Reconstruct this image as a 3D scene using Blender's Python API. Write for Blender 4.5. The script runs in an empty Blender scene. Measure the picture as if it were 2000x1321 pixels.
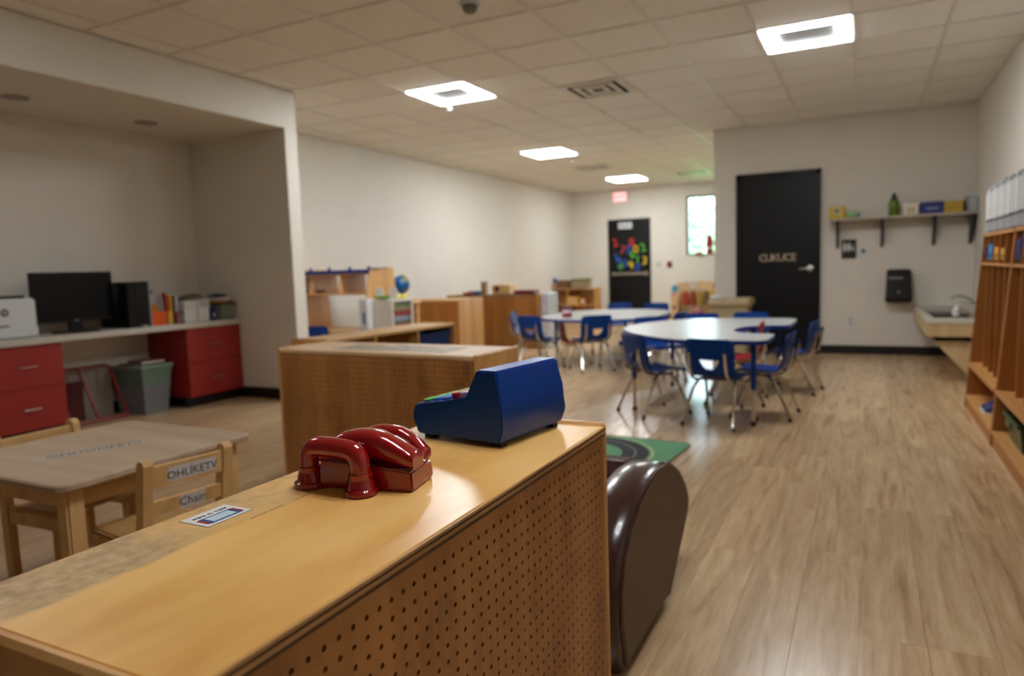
import bpy, bmesh, math, random
from mathutils import Vector, Matrix
random.seed(7)
S = bpy.context.scene
C = S.collection
PI = math.pi

# ---------------------------------------------------------------- camera, world, exposure
YAW, PITCH, ROLL, HCAM, FPX = math.radians(-26.80), math.radians(-5.52), math.radians(-1.89), 1.12, 1375.0
_f = Vector((math.sin(YAW)*math.cos(PITCH), math.cos(YAW)*math.cos(PITCH), math.sin(PITCH)))
_r = Vector((math.cos(YAW), -math.sin(YAW), 0)); _u = _r.cross(_f)
_c, _s = math.cos(ROLL), math.sin(ROLL)
RX, RY, RZ = _c*_r + _s*_u, -_s*_r + _c*_u, _f
EYE = Vector((0, 0, HCAM))
cd = bpy.data.cameras.new('camera'); cam = bpy.data.objects.new('camera', cd); C.objects.link(cam)
M4 = Matrix((RX, RY, -RZ)).transposed().to_4x4(); M4.translation = EYE
cam.matrix_world = M4
cd.sensor_width = 36; cd.lens = FPX/2000*36; cd.clip_start = .02; cd.clip_end = 200
cd.dof.use_dof = True; cd.dof.focus_distance = 1.12; cd.dof.aperture_fstop = 3.0; cd.dof.aperture_blades = 9
S.camera = cam
S.view_settings.view_transform = 'Standard'; S.view_settings.look = 'None'
S.view_settings.gamma = 1; S.view_settings.use_curve_mapping = False
S.view_settings.exposure = 0.45
S.cycles.max_bounces = 8; S.cycles.diffuse_bounces = 5; S.cycles.sample_clamp_indirect = 6
W = bpy.data.worlds.new('world'); S.world = W; W.use_nodes = True
bg = W.node_tree.nodes['Background']; bg.inputs[0].default_value = (.68, .84, 1.0, 1); bg.inputs[1].default_value = 15.0
sl_ = bpy.data.lights.new('sun', 'SUN'); sl_.energy = 3; sl_.angle = .02; so_ = bpy.data.objects.new('sun', sl_); C.objects.link(so_)
so_.location = (0, -20, 30); so_.rotation_euler = (math.radians(48), 0, math.radians(-20))
LAMP = 66.0      # radiance of the ceiling light rings

def at(px, py, ax, val):
    d = RX*((px-1000)/FPX) + RY*(-(py-660.5)/FPX) + RZ
    return EYE + d*((val-EYE[ax])/d[ax])

# ---------------------------------------------------------------- materials
def lin(c):
    return tuple(((v/255)/12.92 if v/255 <= .04045 else ((v/255+.055)/1.055)**2.4) for v in c)
MATS = {}
def nodes(name):
    m = bpy.data.materials.new(name); m.use_nodes = True
    nt = m.node_tree; return m, nt, nt.nodes['Principled BSDF']
def ramp(nt, fac, stops):
    r = nt.nodes.new('ShaderNodeValToRGB'); nt.links.new(fac, r.inputs[0])
    e = r.color_ramp.elements
    while len(e) < len(stops): e.new(.5)
    for i, (p, c) in enumerate(stops): e[i].position = p; e[i].color = (*c, 1)
    return r.outputs[0]
def noise(nt, scale, stretch=(1, 1, 1), detail=3, coord='Object', rough=.55):
    tc = nt.nodes.new('ShaderNodeTexCoord'); mp = nt.nodes.new('ShaderNodeMapping'); n = nt.nodes.new('ShaderNodeTexNoise')
    mp.inputs['Scale'].default_value = stretch; n.inputs['Scale'].default_value = scale
    n.inputs['Detail'].default_value = detail; n.inputs['Roughness'].default_value = rough
    nt.links.new(tc.outputs[coord], mp.inputs[0]); nt.links.new(mp.outputs[0], n.inputs['Vector'])
    return n.outputs['Fac'], mp
def mat(name, rgb, rough=.5, metal=0, var=.06, scale=14, bump=0, coat=0, spec=.5, trans=0):
    if name in MATS: return MATS[name]
    m, nt, b = nodes(name); c = lin(rgb)
    f, _ = noise(nt, scale)
    out = ramp(nt, f, [(.3, tuple(v*(1-var) for v in c)), (.7, tuple(min(1, v*(1+var)) for v in c))])
    nt.links.new(out, b.inputs['Base Color'])
    b.inputs['Roughness'].default_value = rough; b.inputs['Metallic'].default_value = metal
    b.inputs['Coat Weight'].default_value = coat; b.inputs['Specular IOR Level'].default_value = spec
    b.inputs['Transmission Weight'].default_value = trans
    if bump:
        bp = nt.nodes.new('ShaderNodeBump'); bp.inputs['Strength'].default_value = bump; bp.inputs['Distance'].default_value = .002
        f2, _ = noise(nt, scale*12); nt.links.new(f2, bp.inputs['Height']); nt.links.new(bp.outputs[0], b.inputs['Normal'])
    MATS[name] = m; return m
def wood(name, dark, light, axis=0, scale=9, rough=.4, coat=.0, var=.0, detail=4):
    if name in MATS: return MATS[name]
    m, nt, b = nodes(name)
    st = [1, 1, 1]; st[axis] = .07
    f, mp = noise(nt, scale, tuple(st), detail, 'Object')
    f2, _ = noise(nt, scale*9, tuple(st), 2, 'Object')
    a = nt.nodes.new('ShaderNodeMath'); a.operation = 'MULTIPLY_ADD'; a.inputs[1].default_value = .25
    nt.links.new(f2, a.inputs[0]); nt.links.new(f, a.inputs[2])
    out = ramp(nt, a.outputs[0], [(.45, lin(dark)), (.78, lin(light))])
    nt.links.new(out, b.inputs['Base Color']); b.inputs['Roughness'].default_value = rough
    b.inputs['Coat Weight'].default_value = coat; b.inputs['Coat Roughness'].default_value = .12
    MATS[name] = m; return m
def emit(name, rgb, strength):
    if name in MATS: return MATS[name]
    m, nt, b = nodes(name); b.inputs['Base Color'].default_value = (*rgb, 1)
    b.inputs['Emission Color'].default_value = (*rgb, 1); b.inputs['Emission Strength'].default_value = strength
    MATS[name] = m; return m

WALL = mat('painted wall', (216, 209, 198), .62, var=.02, scale=3, bump=.05)
SOFF = WALL
TILE = mat('ceiling tile', (234, 229, 220), .9, var=.03, scale=40, bump=.25)
TBAR = mat('tee bar', (220, 214, 203), .35, var=.01)
BASEB = mat('black vinyl base', (14, 14, 15), .35, var=.02)
BLACKD = mat('black door paint', (11, 11, 13), .4, var=.03, spec=.3)
BLACKP = mat('black plastic', (9, 9, 10), .35, var=.03, spec=.3)
SCREEN = mat('dark screen', (5, 5, 6), .2, var=.02, spec=.25)
WHITEP = mat('white plastic', (205, 208, 210), .4, var=.02)
GREYP = mat('grey plastic', (135, 138, 140), .45, var=.03)
CHROME = mat('chrome', (205, 200, 192), .2, metal=1, var=.02)
STEEL = mat('brushed steel', (175, 172, 165), .32, metal=1, var=.03)
BLUEP = mat('blue chair plastic', (6, 54, 126), .42, var=.04, spec=.22)
BLUEE = mat('blue table edge', (6, 50, 134), .35, var=.03, spec=.4)
REDP = mat('red chair plastic', (178, 30, 22), .35, var=.04)
ORANGEP = mat('orange chair plastic', (216, 100, 44), .4, var=.05)
TOYRED = mat('glossy red toy', (150, 6, 14), .1, var=.02, coat=.6, spec=.6)
TOYBLUE = mat('satin blue toy', (2, 58, 144), .32, var=.02, spec=.35)
GREYTOP = mat('grey table laminate', (186, 187, 187), .27, var=.03, scale=60)
COUNTER = mat('counter laminate', (192, 186, 174), .35, var=.03, scale=50)
REDCAB = mat('red cabinet laminate', (148, 34, 30), .4, var=.03)
PULL = mat('drawer pull', (170, 150, 145), .3, metal=.8, var=.02)
LEATHER = mat('brown leather', (52, 24, 22), .22, var=.12, scale=20, bump=.12, coat=.25)
FABRIC = mat('tan vinyl side', (96, 76, 56), .6, var=.06, scale=6)
PAPER = mat('white paper', (222, 220, 216), .6, var=.02)
CARD = mat('cardboard', (176, 140, 96), .7, var=.06)
MAPLE_X = wood('maple along x', (194, 142, 80), (222, 176, 114), 0, 8, .38, .15)
MAPLE_Y = wood('maple along y', (194, 142, 80), (222, 176, 114), 1, 8, .38, .15)
MAPLE_Z = wood('maple upright', (188, 134, 72), (214, 164, 100), 2, 8, .4, .1)
PLYL = wood('light ply layer', (150, 104, 56), (206, 160, 100), 0, 20, .45)
PLYD = wood('dark ply layer and painted shadow', (70, 42, 18), (112, 72, 34), 0, 20, .5)
PLY = wood('plywood edge', (120, 78, 36), (206, 160, 100), 0, 30, .45)
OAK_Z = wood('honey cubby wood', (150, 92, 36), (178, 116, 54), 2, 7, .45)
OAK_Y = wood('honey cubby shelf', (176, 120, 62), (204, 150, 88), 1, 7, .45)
BEECH = wood('pale beech', (196, 150, 92), (222, 182, 126), 2, 10, .45)
BEECHX = wood('pale beech rail', (196, 150, 92), (222, 182, 126), 1, 10, .45)
TABLEW = wood('greyed oak laminate', (168, 142, 116), (196, 172, 146), 0, 9, .42)
VANITY = wood('vanity laminate', (176, 146, 104), (200, 172, 130), 2, 9, .5)

def floor_material():
    m, nt, b = nodes('oak vinyl plank')
    g = nt.nodes.new('ShaderNodeNewGeometry'); oi = nt.nodes.new('ShaderNodeObjectInfo')
    ad = nt.nodes.new('ShaderNodeMath'); ad.operation = 'ADD'
    nt.links.new(g.outputs['Random Per Island'], ad.inputs[0]); nt.links.new(oi.outputs['Random'], ad.inputs[1])
    wn = nt.nodes.new('ShaderNodeTexWhiteNoise'); wn.noise_dimensions = '1D'; nt.links.new(ad.outputs[0], wn.inputs['W'])
    mp = nt.nodes.new('ShaderNodeMapping'); mp.inputs['Scale'].default_value = (1, .085, 1); nt.links.new(g.outputs['Position'], mp.inputs[0])
    sc = nt.nodes.new('ShaderNodeMath'); sc.operation = 'MULTIPLY'; sc.inputs[1].default_value = 40; nt.links.new(wn.outputs['Value'], sc.inputs[0])
    n = nt.nodes.new('ShaderNodeTexNoise'); n.noise_dimensions = '4D'; n.inputs['Scale'].default_value = 16; n.inputs['Detail'].default_value = 5
    n.inputs['Distortion'].default_value = 1.6
    nt.links.new(mp.outputs[0], n.inputs['Vector']); nt.links.new(sc.outputs[0], n.inputs['W'])
    n2 = nt.nodes.new('ShaderNodeTexNoise'); n2.inputs['Scale'].default_value = 120; n2.inputs['Detail'].default_value = 2; nt.links.new(mp.outputs[0], n2.inputs['Vector'])
    col = ramp(nt, n.outputs['Fac'], [(.28, lin((160, 126, 92))), (.44, lin((190, 157, 119))), (.56, lin((199, 168, 130))), (.76, lin((214, 187, 151)))])
    mx = nt.nodes.new('ShaderNodeMix'); mx.data_type = 'RGBA'; mx.blend_type = 'MULTIPLY'; mx.inputs[0].default_value = 1
    tone = ramp(nt, wn.outputs['Value'], [(0, (.87, .865, .86)), (1, (1.04, 1.035, 1.03))])
    nt.links.new(col, mx.inputs[6]); nt.links.new(tone, mx.inputs[7])
    mx2 = nt.nodes.new('ShaderNodeMix'); mx2.data_type = 'RGBA'; mx2.blend_type = 'MULTIPLY'; mx2.inputs[0].default_value = .5
    fine = ramp(nt, n2.outputs['Fac'], [(.3, (.78, .78, .78)), (.6, (1, 1, 1))])
    nt.links.new(mx.outputs[2], mx2.inputs[6]); nt.links.new(fine, mx2.inputs[7])
    nt.links.new(mx2.outputs[2], b.inputs['Base Color']); b.inputs['Roughness'].default_value = .24
    b.inputs['Specular IOR Level'].default_value = .5
    return m
FLOORM = floor_material()

def shelf_top_material():
    """Varnished birch ply with a worn strip along its open-side edge (local +y) and a broken score line."""
    m, nt, b = nodes('worn birch top')
    tc = nt.nodes.new('ShaderNodeTexCoord'); sp = nt.nodes.new('ShaderNodeSeparateXYZ'); nt.links.new(tc.outputs['Object'], sp.inputs[0])
    f, mp = noise(nt, 7, (.35, 1, 1), 5); mp.inputs['Location'].default_value = (3, 1, 0)
    base = ramp(nt, f, [(.28, lin((214, 154, 78))), (.5, lin((236, 184, 106))), (.75, lin((246, 202, 134)))])
    f2, _ = noise(nt, 14, (.5, 1.2, 1), 6)
    y = nt.nodes.new('ShaderNodeMath'); y.operation = 'MULTIPLY_ADD'; y.inputs[1].default_value = .045; nt.links.new(f2, y.inputs[0]); nt.links.new(sp.outputs['Y'], y.inputs[2])
    mask = ramp(nt, y.outputs[0], [(.318, (0, 0, 0)), (.328, (.85, .85, .85)), (.40, (.9, .9, .9))])
    f3, _ = noise(nt, 60, (1, 1, 1), 4)
    wear = ramp(nt, f3, [(.3, lin((158, 128, 92))), (.6, lin((190, 160, 120))), (.8, lin((212, 184, 144)))])
    f4, _ = noise(nt, 5, (1, 1, 1), 3)
    pat = ramp(nt, f4, [(.35, (.25, .25, .25)), (.6, (1, 1, 1))])
    mm = nt.nodes.new('ShaderNodeMix'); mm.data_type = 'RGBA'; mm.blend_type = 'MULTIPLY'; mm.inputs[0].default_value = 1
    nt.links.new(mask, mm.inputs[6]); nt.links.new(pat, mm.inputs[7])
    mx = nt.nodes.new('ShaderNodeMix'); mx.data_type = 'RGBA'; nt.links.new(mm.outputs[2], mx.inputs[0]); nt.links.new(base, mx.inputs[6]); nt.links.new(wear, mx.inputs[7])
    nt.links.new(mx.outputs[2], b.inputs['Base Color'])
    ro = ramp(nt, mm.outputs[2], [(0, (.31, .31, .31)), (1, (.55, .55, .55))]); nt.links.new(ro, b.inputs['Roughness'])
    b.inputs['Coat Weight'].default_value = .08; b.inputs['Coat Roughness'].default_value = .25
    bp = nt.nodes.new('ShaderNodeBump'); bp.inputs['Strength'].default_value = .08; bp.inputs['Distance'].default_value = .002
    nt.links.new(f3, bp.inputs['Height']); nt.links.new(bp.outputs[0], b.inputs['Normal'])
    return m
TOPM = shelf_top_material()
PEG = wood('pegboard ply', (150, 96, 44), (190, 132, 70), 2, 6, .5, .05)
def stain(m, scale):
    nt = m.node_tree; b = nt.nodes['Principled BSDF']; l = b.inputs['Base Color'].links[0]; src = l.from_socket
    f, _ = noise(nt, scale, (1, 1, .5), 6, rough=.65)
    t = ramp(nt, f, [(.30, (.62, .56, .50)), (.46, (.92, .90, .88)), (.62, (1, 1, 1)), (.74, (1.12, 1.12, 1.1))])
    mx = nt.nodes.new('ShaderNodeMix'); mx.data_type = 'RGBA'; mx.blend_type = 'MULTIPLY'; mx.inputs[0].default_value = 1
    nt.links.new(src, mx.inputs[6]); nt.links.new(t, mx.inputs[7]); nt.links.new(mx.outputs[2], b.inputs['Base Color'])
stain(PEG, 7)
DARKIN = mat('painted interior shade', (40, 24, 12), .8)
def glass_material():
    m = bpy.data.materials.new('window glass'); m.use_nodes = True; nt = m.node_tree; nt.nodes.clear()
    o = nt.nodes.new('ShaderNodeOutputMaterial'); t = nt.nodes.new('ShaderNodeBsdfTransparent'); g = nt.nodes.new('ShaderNodeBsdfGlossy')
    g.inputs['Roughness'].default_value = .02; t.inputs[0].default_value = (.93, .97, .96, 1)
    fr = nt.nodes.new('ShaderNodeFresnel'); mx = nt.nodes.new('ShaderNodeMixShader')
    nt.links.new(fr.outputs[0], mx.inputs[0]); nt.links.new(t.outputs[0], mx.inputs[1]); nt.links.new(g.outputs[0], mx.inputs[2]); nt.links.new(mx.outputs[0], o.inputs[0])
    return m
GLASS = glass_material()

# ---------------------------------------------------------------- mesh helpers
class MB:
    def __init__(s): s.bm = bmesh.new()
    def box(s, x0, x1, y0, y1, z0, z1, bev=0, seg=1):
        b = bmesh.ops.create_cube(s.bm, size=1, matrix=Matrix.Translation(((x0+x1)/2, (y0+y1)/2, (z0+z1)/2)) @ Matrix.Diagonal((abs(x1-x0), abs(y1-y0), abs(z1-z0), 1)))
        if bev:
            es = list({e for v in b['verts'] for e in v.link_edges})
            bmesh.ops.bevel(s.bm, geom=es, offset=bev, segments=seg, affect='EDGES', clamp_overlap=True)
        return s
    def poly(s, loops, close=True, cap=True):
        """skin consecutive rings of points (lists of equal length)"""
        rs = [[s.bm.verts.new(p) for p in l] for l in loops]
        n = len(rs[0])
        for a, b in zip(rs, rs[1:]):
            for i in range(n if close else n-1):
                j = (i+1) % n; s.bm.faces.new((a[i], a[j], b[j], b[i]))
        if cap:
            s.bm.faces.new(rs[0][::-1]); s.bm.faces.new(rs[-1])
        return s
    def prism(s, pts, ax, a, b):
        """2-D outline pts extruded along axis ax from a to b"""
        def P(p, v):
            q = list(p); q.insert(ax, v); return q
        return s.poly([[P(p, a) for p in pts], [P(p, b) for p in pts]])
    def tube(s, pts, r, seg=8, cap=True):
        pts = [Vector(p) for p in pts]; rings = []; up = None
        rad = r if isinstance(r, (list, tuple)) else [r]*len(pts)
        for i, p in enumerate(pts):
            d = (pts[min(i+1, len(pts)-1)] - pts[max(i-1, 0)]).normalized()
            if up is None:
                up = d.cross(Vector((0, 0, 1)));
                if up.length < .1: up = d.cross(Vector((1, 0, 0)))
                up.normalize()
            else:
                up = (up - d*up.dot(d)).normalized()
            v = d.cross(up)
            rings.append([p + (up*math.cos(2*PI*k/seg) + v*math.sin(2*PI*k/seg))*rad[i] for k in range(seg)])
        return s.poly(rings, True, cap)
    def lathe(s, prof, c=(0, 0, 0), seg=20):
        rings = [[(c[0]+max(r, 1e-4)*math.cos(2*PI*k/seg), c[1]+max(r, 1e-4)*math.sin(2*PI*k/seg), c[2]+z) for k in range(seg)] for r, z in prof]
        return s.poly(rings)
    def cyl(s, p0, p1, r, seg=14): return s.tube([p0, p1], r, seg)
    def quad(s, *p): s.bm.faces.new([s.bm.verts.new(q) for q in p]); return s
    def xf(s, mtx): bmesh.ops.transform(s.bm, matrix=mtx, verts=s.bm.verts); return s
    def bevel(s, off, seg=2):
        bmesh.ops.bevel(s.bm, geom=list(s.bm.edges), offset=off, segments=seg, affect='EDGES', clamp_overlap=True); return s
def link(o, parent=None):
    C.objects.link(o)
    if parent: o.parent = parent
    return o
def obj(name, m, material, parent=None, smooth=False, angle=.6):
    bm = m.bm; bmesh.ops.recalc_face_normals(bm, faces=bm.faces)
    me = bpy.data.meshes.new(name); bm.to_mesh(me); bm.free(); me.materials.append(material)
    if smooth:
        for p in me.polygons: p.use_smooth = True
        me.set_sharp_from_angle(angle=angle)
    return link(bpy.data.objects.new(name, me), parent)
def tag(o, label=None, cat=None, group=None, kind=None):
    if label: o['label'] = label
    if cat: o['category'] = cat
    if group: o['group'] = group
    if kind: o['kind'] = kind
    return o
def thing(name, label, cat, loc=(0, 0, 0), rot=0, group=None):
    o = bpy.data.objects.new(name, None); o.empty_display_size = .1; C.objects.link(o)
    o.location = loc; o.rotation_euler = (0, 0, rot)
    return tag(o, label, cat, group)
def one(name, m, material, label, cat, loc=(0, 0, 0), rot=0, group=None, smooth=False):
    o = obj(name, m, material, None, smooth); o.location = loc; o.rotation_euler = (0, 0, rot)
    return tag(o, label, cat, group)
def struct(name, m, material, parent=None):
    o = obj(name, m, material, parent)
    if not parent: o['kind'] = 'structure'
    return o
def dup(root, loc, rot, label=None, group=None, mats=None, scale=1):
    r = root.copy(); C.objects.link(r); r.location = loc; r.rotation_euler = (0, 0, rot); r.scale = (scale,)*3
    if label: r['label'] = label
    if group: r['group'] = group
    elif 'group' in r: del r['group']
    for ch in list(root.children):
        c = ch.copy(); C.objects.link(c); c.parent = r
        if mats and ch.data.materials[0] in mats:
            c.data = ch.data.copy(); c.data.materials[0] = mats[ch.data.materials[0]]
        for g in list(ch.children):
            d = g.copy(); C.objects.link(d); d.parent = c
    return r
def text_obj(name, s, size, material, parent=None, extrude=.001, align='CENTER'):
    cu = bpy.data.curves.new('t', 'FONT'); cu.body = s; cu.size = size; cu.extrude = extrude; cu.align_x = align; cu.align_y = 'CENTER'; cu.resolution_u = 2
    t = bpy.data.objects.new('t', cu); C.objects.link(t)
    dg = bpy.context.evaluated_depsgraph_get(); me = bpy.data.meshes.new_from_object(t.evaluated_get(dg))
    bpy.data.objects.remove(t); bpy.data.curves.remove(cu)
    if align == 'CENTER' and len(me.vertices):
        for ax in (0, 1):
            lo = min(v.co[ax] for v in me.vertices); hi = max(v.co[ax] for v in me.vertices)
            for v in me.vertices: v.co[ax] -= (lo+hi)/2
    me.materials.clear(); me.materials.append(material); me.name = name
    return link(bpy.data.objects.new(name, me), parent)
INK = mat('black ink', (16, 16, 18), .6)
PI2 = PI/2
FACE_S = (PI2, 0, 0)              # text standing upright, facing -y
FACE_E = (PI2, 0, PI2)            # text standing upright, facing +x

# ---------------------------------------------------------------- the room
ZC, XW, XR, YB, YF = 2.76, -5.83, 1.05, 9.2, 14.7
Y0 = -5.0
# floor: dark screed with vinyl planks on it
fl = struct('floor', MB().box(-6.1, 1.3, Y0-.2, YF+.3, -.12, -.006), mat('screed', (128, 104, 80), .9))
PW, PL, G = .178, 1.22, .0005
planks = []
for i in range(int((1.07-XW)/PW)+2):
    x0 = -5.88 + i*PW; off = random.random()*PL
    for j in range(int((YF-Y0)/PL)+2):
        y0 = Y0 - off + j*PL
        a, b = max(Y0, y0), min(YF+.02, y0+PL)
        x1 = min(x0+PW, 1.08)
        if b-a < .05 or x1-x0 < .02: continue
        planks.append((x0, x1, a, b))
def seen(p):
    d = Vector(p) - EYE; z = d.dot(RZ)
    if z < .3: return 0
    x, y = abs(d.dot(RX)/z), abs(d.dot(RY)/z)
    return (1/z**3) if x < .80 and y < .56 else 0
planks.sort(key=lambda p: -max(seen(((p[0]+p[1])/2, yy, 0)) for yy in (p[2], (p[2]+p[3])/2, p[3])))
rest = MB()
def plank_box(m, x0, x1, y0, y1):
    m.box(x0+G, x1-G, y0+G, y1-G, -.006, 0)
pm = {}
for k, p in enumerate(planks):
    if k < 290:
        w, l = round(p[1]-p[0], 4), round(p[3]-p[2], 4)
        if (w, l) not in pm:
            m = MB(); plank_box(m, 0, w, 0, l); o = obj('plank', m, FLOORM, fl); pm[(w, l)] = o.data
        else:
            o = link(bpy.data.objects.new('plank', pm[(w, l)]), fl)
        o.location = (p[0], p[2], 0)
    else:
        plank_box(rest, *p)
tag(obj('planks', rest, FLOORM, fl), kind='stuff')

# ceiling: slab, lay-in tiles, tee bars
ce = struct('ceiling', MB().box(-6.1, 1.3, Y0-.2, YF+.3, ZC+.03, ZC+.1), TILE)
T = .61; GX, GY = -.112, 5.48
xs = [GX + T*i for i in range(-10, 4)]; ys = [GY + T*j for j in range(-18, 17)]
LIGHTS = [(-.42, 5.785), (-3.47, 5.785), (-3.92+.0, 9.445), (-3.92, 13.40), (-.42, 1.515), (-3.47, 1.515)]
def cellof(x, y): return (math.floor((x-GX)/T), math.floor((y-GY)/T))
LCELL = {}
for x, y in LIGHTS: LCELL[cellof(x, y)] = 1
VENTS = [(-2.15, 6.22), (-3.95, 11.2), (-2.78, 12.8)]
VCELL = {cellof(x, y): 1 for x, y in VENTS}
restt = MB(); tm = {}; nt_ = 0
cells = []
for i in range(-10, 3):
    for j in range(-18, 16):
        if (i, j) in LCELL or (i, j) in VCELL: continue
        x0, x1 = max(GX+i*T, XW-.05), min(GX+(i+1)*T, XR+.02); y0, y1 = max(GY+j*T, Y0), min(GY+(j+1)*T, YF+.02)
        if x1-x0 < .03 or y1-y0 < .03: continue
        cells.append((x0, x1, y0, y1))
cells.sort(key=lambda c: -seen(((c[0]+c[1])/2, (c[2]+c[3])/2, ZC)))
for k, c in enumerate(cells):
    w, l = round(c[1]-c[0]-.004, 3), round(c[3]-c[2]-.004, 3)
    if k < 250:
        if (w, l) not in tm:
            o = obj('ceiling_tile', MB().box(0, w, 0, l, 0, .016), TILE, ce); tm[(w, l)] = o.data
        else: o = link(bpy.data.objects.new('ceiling_tile', tm[(w, l)]), ce)
        o.location = (c[0]+.002, c[2]+.002, ZC+.008)
    else: restt.box(c[0]+.002, c[1]-.002, c[2]+.002, c[3]-.002, ZC+.008, ZC+.024)
tag(obj('ceiling_tiles', restt, TILE, ce), kind='stuff')
tb = MB()
for x in xs:
    if XW < x < XR: tb.box(x-.012, x+.012, Y0, YF, ZC, ZC+.012)
for y in ys:
    if Y0 < y < YF: tb.box(XW, XR, y-.012, y+.012, ZC+.001, ZC+.012)
tb.box(XW, XW+.022, 4.93, YF, ZC-.001, ZC+.012).box(XR-.022, XR, Y0, YB, ZC-.001, ZC+.012).box(-1.73, XR, YB-.022, YB, ZC-.001, ZC+.012)
obj('ceiling_grid', tb, TBAR, ce)

XA, YW0, YW1 = -4.594, 4.79, 4.935
struct('wall_left', MB().box(XW-.15, XW, Y0, YF, -.05, ZC+.03), WALL)
struct('trim_1', MB().box(XW, XA, Y0, YW1, 2.43, ZC), WALL)          # lowered header and soffit over the alcove
struct('wall_alcove', MB().box(XW, XA, YW0, YW1, 0, 2.431), WALL)
struct('wall_right', MB().box(XR, XR+.15, Y0, YF+.2, -.05, ZC+.03), WALL)
struct('wall_rear', MB().box(-6, 1.2, Y0-.15, Y0, -.05, ZC+.03), WALL)
BY1 = 12.3
struct('wall_back', MB().box(-1.73, XR, YB, BY1, 0, ZC+.005), WALL)    # the washroom block
wf = MB()
wins = [(-3.33, -2.2, 1.29, 2.51), (-1.35, .35, 1.29, 2.51)]  # second window is unseen, added for extra daylight
x = XW-.15
for a, b, z0, z1 in wins:
    wf.box(x, a, YF, YF+.16, -.05, ZC+.03); wf.box(a, b, YF, YF+.16, -.05, z0); wf.box(a, b, YF, YF+.16, z1, ZC+.03); x = b
wf.box(x, XR+.15, YF, YF+.16, -.05, ZC+.03)
struct('wall_far', wf, WALL)
for n, (a, b, z0, z1) in enumerate(wins, 1):
    w = thing(f'window_{n}', None, None, (0, 0, 0)); w['kind'] = 'structure'
    m = MB(); t = .045; y0, y1 = YF+.06, YF+.12
    m.box(a, a+t, y0, y1, z0, z1).box(b-t, b, y0, y1, z0, z1).box(a, b, y0, y1, z0, z0+t).box(a, b, y0, y1, z1-t, z1)
    obj('window_frame', m, mat('window frame', (120, 135, 135), .4), w)
    obj('window_sill', MB().box(a+.001, b-.001, YF-.015, YF+.06, z0+.0005, z0+.02), WHITEP, w)
    obj('glass', MB().box(a+t, b-t, YF+.087, YF+.093, z0+t, z1-t), GLASS, w)
# black vinyl baseboards
bb = .1; th = .012
struct('baseboard_left', MB().box(XW, XW+th, YW1, YF, 0, bb), BASEB)
struct('baseboard_alcove', MB().box(XW, XA, YW0-th, YW0, 0, bb).box(XA, XA+th, YW0-th, YW1+th, 0, bb).box(XW+th, XA, YW1, YW1+th, 0, bb).box(XW, XW+th, Y0, YW0-th, 0, bb), BASEB)
struct('baseboard_back', MB().box(-.489, XR, YB-th, YB, 0, bb).box(-1.742, -1.462, YB-th, YB, 0, bb).box(-1.742, -1.73, YB, BY1, 0, bb), BASEB)
struct('baseboard_far', MB().box(XW+th, -5.0, YF-th, YF, 0, bb).box(-4.075, XR, YF-th, YF, 0, bb), BASEB)
struct('baseboard_right', MB().box(XR-th, XR, Y0, YB-th, 0, bb), BASEB)

# washroom door in the block
d1 = thing('door_1', 'black washroom door with cut-out letters and a steel lever', None, (-.975, YB, 0)); d1['kind'] = 'structure'
hw = .483
obj('door_frame', MB().box(-hw, -hw+.055, -.045, .01, 0, 2.19).box(hw-.055, hw, -.045, .01, 0, 2.19).box(-hw, hw, -.045, .01, 2.135, 2.19), BLACKD, d1)
obj('door_leaf', MB().box(-hw+.056, hw-.056, -.022, .01, .006, 2.134), BLACKD, d1)
h = MB().lathe([(.0, 0), (.038, 0), (.038, .012), (.02, .016), (.016, .05), (0, .05)], (0, 0, 0), 18)
h.xf(Matrix.Rotation(PI2, 4, 'X')).xf(Matrix.Translation((.37, -.022, 1.02)))
h.tube([(.37, -.066, 1.02), (.33, -.07, 1.02), (.25, -.066, 1.018)], [.012, .011, .009], 10)
obj('door_handle', h, STEEL, d1, True)
LETTER = mat('pale wooden letters', (196, 178, 150), .6)
for k, ch in enumerate('CUKUCE'):
    t = text_obj('letter', ch, .125, LETTER, d1, .003); t.rotation_euler = FACE_S; t.location = (-.172+k*.072, -.026, 1.165)
# far exit door
d2 = thing('door_2', 'black exit door with push bar and foam numbers', None, (-4.54, YF, 0)); d2['kind'] = 'structure'
hw = .46
obj('door_frame', MB().box(-hw, -hw+.055, -.045, .01, 0, 2.12).box(hw-.02, hw, -.045, .01, 0, 2.12).box(-hw, hw, -.045, .01, 2.07, 2.12), BLACKD, d2)
obj('door_leaf', MB().box(-hw+.056, hw-.021, -.025, .01, .006, 2.069), BLACKD, d2)
obj('push_bar', MB().box(-.37, .37, -.10, -.07, .93, .985, .008).box(-.385, -.33, -.075, -.02, .92, .995, .005).box(.33, .42, -.085, -.02, .91, 1.005, .008), STEEL, d2)

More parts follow.
